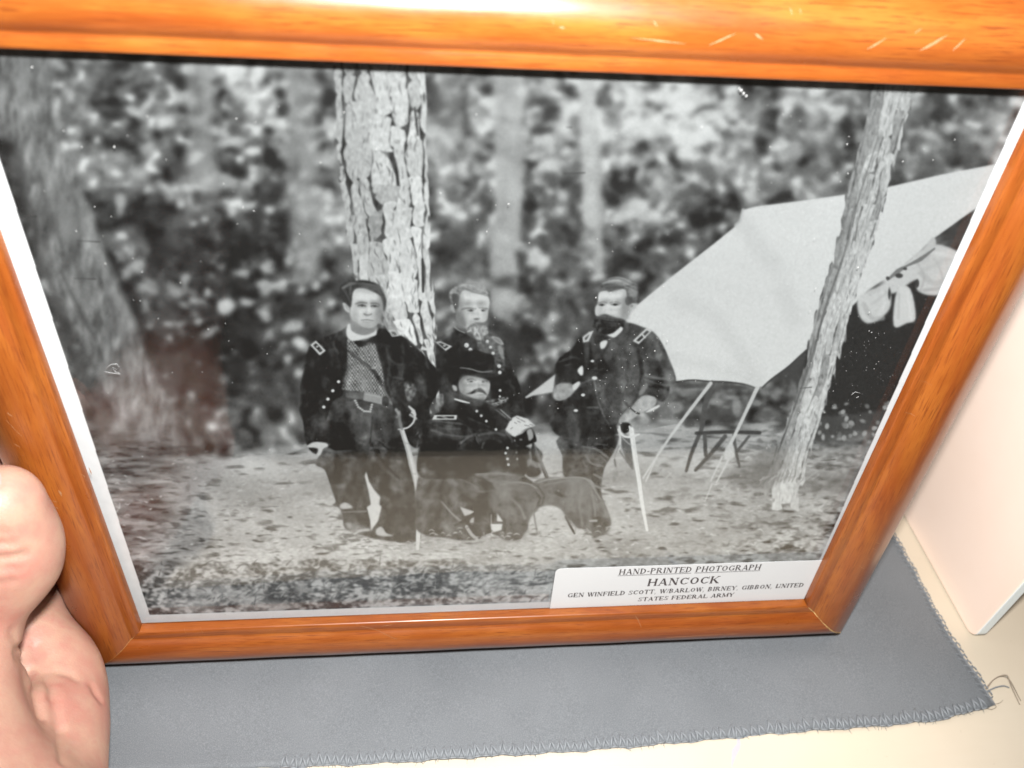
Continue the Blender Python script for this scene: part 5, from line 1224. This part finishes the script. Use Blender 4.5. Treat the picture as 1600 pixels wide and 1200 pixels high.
# dust and lint on the glass
dv, df = [], []
gd = np.random.default_rng(21)
def speck(px, py, r_, el=1.0):
    u_, v_ = uv_frame(px, py, G0)
    k = len(dv); a0 = gd.uniform(0, 6)
    dv.append(FL(u_, v_, G0 + .05 + r_ * .5))
    for i in range(6):
        a = a0 + i / 6 * 2 * math.pi; q = r_ * gd.uniform(.6, 1.2)
        dv.append(FL(u_ + q * el * math.cos(a), v_ + q * 1.3 * math.sin(a), G0 + .02))
    for i in range(6): df.append((k, k + 1 + i, k + 1 + (i + 1) % 6))
for k in range(560):
    t = gd.random()
    if t < .35: x_, y_ = gd.normal(1000, 90), gd.normal(610, 80)
    elif t < .6: x_, y_ = gd.normal(1350, 60), gd.normal(550, 70)
    else: x_, y_ = gd.uniform(60, 1500), gd.uniform(160, 900)
    u_, v_ = uv_frame(x_, y_, G0)
    if 2 < u_ < 248 and 26 < v_ < 195: speck(x_, y_, abs(gd.normal(0, .055)) + .04)
for x_, y_, r_ in [(1341, 620, .34), (1339, 621, .3), (1358, 517, .24), (1373, 565, .2), (1302, 611, .26), (1204, 695, .22), (1198, 700, .25), (1158, 141, .5), (1162, 146, .45), (1166, 150, .4), (1155, 138, .35), (148, 323, .2), (119, 361, .22), (352, 960, .3), (427, 963, .3), (1308, 270, .2), (1325, 271, .2), (1313, 284, .2), (222, 425, .25), (282, 442, .22), (219, 470, .22), (316, 581, .2), (50, 105, .3)]:
    speck(x_, y_, r_ * .62)
tag(mesh_obj('dust', dv, df, DUST, glass, False), kind='stuff')
lv_, lf_ = [], []
for pp in ([(166, 575), (174, 569), (182, 568), (187, 573), (182, 577), (176, 574), (180, 580), (187, 583)], [(164, 580), (172, 582), (188, 584)], [(1330, 617), (1336, 612), (1344, 614)]):
    tube(lv_, lf_, [FL(*uv_frame(a, b, G0), G0 + .10) for a, b in pp], .00006, 4)
tag(mesh_obj('lint', lv_, lf_, DUST, glass), kind='stuff')

# ------------------------------------------------------------------ the hand that holds the frame (a left hand: thumb in front, fingers behind)
def HP(px, py, n): return at_frame(px, py, n)
caps = []                                         # (a, b, ra, rb, blend) in metres
def cap_(a, b, ra, rb, k=.006): caps.append((np.array(a), np.array(b), ra / 1000, rb / 1000, k))
wrist = FW(-14, 20, 104); elbow = FW(-52, 15, 290)
# thumb
t_tip, t_ip, t_mcp, t_cmc = HP(2, 786, 19), HP(7, 880, 21), HP(-72, 1012, 36), HP(-62, 1250, 72)
cap_(t_tip, HP(7, 846, 20), 10.6, 11.6, .012); cap_(HP(7, 846, 20), t_ip, 11.6, 11.6, .012); cap_(t_ip, t_mcp, 11.6, 12.8, .010); cap_(t_mcp, t_cmc, 14.0, 19, .008)
# ball of the thumb and the two folds beside it
cap_(HP(-20, 1115, 46), HP(-8, 1240, 62), 11.2, 13.0, .005)
cap_(HP(8, 1030, 36), HP(44, 1150, 44), 3.6, 6.0, .003); cap_(HP(44, 1150, 44), HP(30, 1260, 52), 6.0, 8.0, .003)
# palm seen below the thumb
cap_(HP(52, 990, 10), HP(74, 1052, 18), 9.0, 11.8, .008); cap_(HP(74, 1052, 18), HP(80, 1110, 30), 11.8, 12.2, .016); cap_(HP(80, 1110, 30), HP(80, 1165, 44), 12.2, 11.8, .016); cap_(HP(80, 1165, 44), HP(74, 1240, 60), 11.8, 11.6, .014); cap_(HP(74, 1240, 60), HP(84, 1340, 82), 11.6, 14, .014)
cap_(HP(84, 1340, 82), wrist, 14, 20, .012); cap_(FW(-44, 20, 50), HP(84, 1340, 82), 12, 14, .012); cap_(t_cmc, wrist, 18, 20, .012)
# metacarpals to the knuckles left of the frame
kn = [FW(-41, 60, -5), FW(-42, 44, -7), FW(-41, 28, -7), FW(-38, 12, -5)]
for i, k_ in enumerate(kn):
    cap_(k_, FW(-58 + i * 3, 26 - i * 3, 78), 9.0, 12.0, .010)
cap_(kn[0], t_mcp, 7.5, 10, .012); cap_(kn[3], HP(80, 1010, 6), 8, 9, .01)
cap_(wrist, elbow, 23, 34, .015)
FING = [([FW(-41, 60, -5), FW(-32, 68, -28), FW(8, 76, -30), FW(28, 74, -28)], (8.6, 8.2, 7.6, 6.8)),
        ([FW(-42, 44, -7), FW(-32, 49, -31), FW(14, 54, -32), FW(36, 53, -29)], (8.8, 8.4, 7.8, 6.9)),
        ([FW(-41, 28, -7), FW(-31, 31, -30), FW(11, 33, -31), FW(32, 32, -28)], (8.4, 8.0, 7.4, 6.6)),
        ([FW(-38, 12, -5), FW(-29, 12, -27), FW(3, 13, -28), FW(19, 13, -26)], (7.6, 7.0, 6.4, 5.8))]
for P, R_ in FING:
    for i in range(3): cap_(P[i], P[i + 1], R_[i], R_[i + 1], .0025)
cuts = []                                         # creases: (a, b, radius, depth) shallow grooves
def crease(px_pts, n, r_, dep): cuts.append(([HP(x, y, n) for x, y in px_pts], r_ / 1000, dep / 1000))

H = .00095
ptsall = np.array([c[0] for c in caps] + [c[1] for c in caps])
lo = ptsall.min(0) - .042; hi = ptsall.max(0) + .042
lo = np.maximum(lo, [-.17, -.33, -.012])
dims = np.ceil((hi - lo) / H).astype(int) + 1
gxx = [lo[i] + H * np.arange(dims[i]) for i in range(3)]
D_ = np.full(dims, .05, np.float32)
def seg_d(Pg, a, b, ra, rb):
    ab = b - a; L = (ab @ ab) + 1e-12
    t = np.clip(((Pg[0] - a[0]) * ab[0] + (Pg[1] - a[1]) * ab[1] + (Pg[2] - a[2]) * ab[2]) / L, 0, 1)
    return np.sqrt((Pg[0] - a[0] - t * ab[0]) ** 2 + (Pg[1] - a[1] - t * ab[1]) ** 2 + (Pg[2] - a[2] - t * ab[2]) ** 2) - (ra + (rb - ra) * t)
def sub(a, b, pad):
    l_ = np.maximum(((np.minimum(a, b) - pad - lo) / H).astype(int), 0); h_ = np.minimum(((np.maximum(a, b) + pad - lo) / H).astype(int) + 2, dims)
    sl = tuple(slice(l_[i], h_[i]) for i in range(3))
    Pg = [gxx[0][sl[0]][:, None, None], gxx[1][sl[1]][None, :, None], gxx[2][sl[2]][None, None, :]]
    return sl, Pg
for a, b, ra, rb, k in caps:
    sl, Pg = sub(a, b, max(ra, rb) + .022)
    if min(D_[sl].shape) == 0: continue
    d = seg_d(Pg, a, b, ra, rb); o_ = D_[sl]
    h = np.clip(.5 + .5 * (o_ - d) / k, 0, 1)
    D_[sl] = o_ * (1 - h) + d * h - k * h * (1 - h)
# keep the flesh off the frame: press it flat against the moulding and the back
sl = tuple(slice(0, dims[i]) for i in range(3))
GX, GY, GZ = gxx[0][:, None, None], gxx[1][None, :, None], gxx[2][None, None, :]
rel = [GX - O_F[0], GY - O_F[1], GZ - O_F[2]]
fu = (rel[0] * U[0] + rel[1] * U[1] + rel[2] * U[2]) * 1000; fv_ = (rel[0] * V[0] + rel[1] * V[1] + rel[2] * V[2]) * 1000; fn = (rel[0] * NN[0] + rel[1] * NN[1] + rel[2] * NN[2]) * 1000
th = np.clip(-fu / 25.0, 0, 1)
top_h = np.interp(th, [p[0] for p in FACE], [p[1] for p in FACE]) + .15
inn = np.minimum(np.minimum(fu + 25.15, fv_ + 25.2), np.minimum(fn + 14.2, top_h - fn)) / 1000   # >0 inside the frame
D_ = np.maximum(D_, inn.astype(np.float32))
D_ = np.maximum(D_, (.0016 - GZ).astype(np.float32))
D_ = np.pad(D_, 1, constant_values=.02); lo = lo - H
def carve(pts_, r_, dep):
    for a, b in zip(pts_[:-1], pts_[1:]):
        l_ = np.maximum(((np.minimum(a, b) - 3 * r_ - lo) / H).astype(int), 0); h_ = np.minimum(((np.maximum(a, b) + 3 * r_ - lo) / H).astype(int) + 2, D_.shape)
        s_ = tuple(slice(l_[i], h_[i]) for i in range(3))
        Pg = [(lo[0] + H * np.arange(l_[0], h_[0]))[:, None, None], (lo[1] + H * np.arange(l_[1], h_[1]))[None, :, None], (lo[2] + H * np.arange(l_[2], h_[2]))[None, None, :]]
        d = seg_d(Pg, a, b, 0, 0)
        D_[s_] += (dep * np.exp(-(d / r_) ** 2)).astype(np.float32)
def field(p):
    g = (p - lo) / H; i = np.clip(g.astype(int), 0, np.array(D_.shape) - 2); f_ = g - i
    c = D_[i[0]:i[0] + 2, i[1]:i[1] + 2, i[2]:i[2] + 2]
    c = c[0] * (1 - f_[0]) + c[1] * f_[0]; c = c[0] * (1 - f_[1]) + c[1] * f_[1]
    return float(c[0] * (1 - f_[2]) + c[1] * f_[2])
def on_skin(px, py):                              # first point of the hand along the line of sight
    r = ray(px, py); r = r / np.linalg.norm(r); t = .10
    for _ in range(300):
        p = CAM + r * t
        if np.any(p < lo + H) or np.any(p > lo + (np.array(D_.shape) - 2) * H): t += .0015; d = 1; continue
        d = field(p)
        if d < .0001: break
        t += max(.0004, min(d * .8, .004))
        if t > .5: return None
    return CAM + r * t
for pp, r_, dep in [([(-20, 846), (4, 850), (22, 850)], 1.3, .5), ([(-20, 875), (8, 873), (40, 867)], 1.5, .75), ([(-20, 892), (10, 888), (34, 888)], 1.3, .35), ([(-10, 832), (12, 834)], 1.2, .3), ([(-10, 912), (22, 908)], 1.4, .3),
                    ([(40, 985), (27, 1018), (28, 1024)], 1.6, .9), ([(28, 1024), (45, 1050), (56, 1082), (64, 1120)], 1.8, .7), ([(55, 1010), (70, 1050), (84, 1090), (94, 1140), (98, 1190)], 1.6, .6), ([(88, 1050), (104, 1052), (120, 1062)], 1.6, .3), ([(144, 1072), (152, 1084), (158, 1094)], 1.6, .5), ([(18, 985), (24, 1002)], 1.3, .4)]:
    Q = [on_skin(*p) for p in pp]
    Q = [q for q in Q if q is not None]
    if len(Q) > 1: carve(Q, r_ * .8 / 1000, dep * 2.0 / 1000)
nail_pts = [[on_skin(x, y) for x in (-26, -18, -10, -3, 2)] for y in (738, 750, 765, 780, 792)]

def surface_nets(Dg):
    ins = Dg < 0
    c = [ins[i:ins.shape[0] - 1 + i, j:ins.shape[1] - 1 + j, k:ins.shape[2] - 1 + k] for i in (0, 1) for j in (0, 1) for k in (0, 1)]
    cnt = sum(x.astype(np.int8) for x in c)
    act = (cnt > 0) & (cnt < 8)
    idx = np.full(act.shape, -1, np.int64); ijk = np.argwhere(act); idx[act] = np.arange(len(ijk))
    acc = np.zeros((len(ijk), 3)); num = np.zeros(len(ijk))
    cor = [(i, j, k) for i in (0, 1) for j in (0, 1) for k in (0, 1)]
    vals = {q: Dg[ijk[:, 0] + q[0], ijk[:, 1] + q[1], ijk[:, 2] + q[2]] for q in cor}
    for q in cor:
        for ax in range(3):
            if q[ax] == 0:
                r = list(q); r[ax] = 1; r = tuple(r)
                a, b = vals[q], vals[r]; cr = (a < 0) != (b < 0)
                t = np.where(cr, a / np.where(cr, a - b, 1), 0)
                pt = np.tile(np.array(q, float), (len(ijk), 1)); pt[:, ax] = t
                acc += pt * cr[:, None]; num += cr
    V_ = ijk + acc / num[:, None]
    F_ = []
    for ax in range(3):
        o = [1, 1, 1]; o[ax] = 0
        A0 = ins[tuple(slice(1, -1) if i != ax else slice(0, -1) for i in range(3))]
        A1 = ins[tuple(slice(1, -1) if i != ax else slice(1, None) for i in range(3))]
        e = np.argwhere(A0 != A1); e2 = e.copy()
        for i in range(3):
            if i != ax: e2[:, i] += 1
        b_, c_ = [i for i in range(3) if i != ax]
        def cell(db, dc):
            q = e2.copy(); q[:, b_] -= db; q[:, c_] -= dc
            return idx[q[:, 0], q[:, 1], q[:, 2]]
        quad = np.stack([cell(1, 1), cell(0, 1), cell(0, 0), cell(1, 0)], 1)
        sgn = A0[e[:, 0], e[:, 1], e[:, 2]]
        if ax == 1: sgn = ~sgn
        quad[~sgn] = quad[~sgn][:, ::-1]
        F_.append(quad)
    F_ = np.concatenate(F_); F_ = F_[(F_ >= 0).all(1)]
    return V_, F_
hv, hf = surface_nets(D_)
hv = lo + H * hv
hand = mesh_obj('hand', hv, [tuple(map(int, q)) for q in hf], SKIN)
sm = hand.modifiers.new('smooth', 'SMOOTH'); sm.factor = .5; sm.iterations = 2
tag(hand, 'bare left hand gripping the left side of the picture frame, thumb in front', 'hand')
# nails
def nail(rows):
    v, f = [], []
    for r in rows: v += [tuple(p) for p in r]
    n = len(rows[0]); nb_ = len(v)
    for r in rows: v += [tuple(np.array(p) - CAMN * .0006) for p in r]
    for j in range(len(rows) - 1):
        for i in range(n - 1):
            q = (j * n + i, j * n + i + 1, (j + 1) * n + i + 1, (j + 1) * n + i)
            f.append(q); f.append(tuple(k + nb_ for k in q[::-1]))
    o = mesh_obj('fingernail', v, f, NAIL, hand)
    s_ = o.modifiers.new('sub', 'SUBSURF'); s_.levels = 1; s_.render_levels = 2
    return o
CAMN = (CAM - t_tip) / np.linalg.norm(CAM - t_tip)
if all(p is not None for r in nail_pts for p in r):
    nail([[p + CAMN * .00025 for p in r] for r in nail_pts])
CAMN = -NN
for P, R_ in FING:                                # nails of the fingers behind the frame face backwards
    a, b = P[2], P[3]; d = (b - a) / np.linalg.norm(b - a); c_ = b - d * .001; r_ = R_[3] / 1000
    rows = []
    for s_ in (-.0052, 0, .0052):
        rows.append([c_ + d * s_ + V * (r_ * .72 * q) - NN * (r_ * (1.0 - .32 * q * q) + .0003) for q in (-1, -.5, 0, .5, 1)])
    nail(rows)
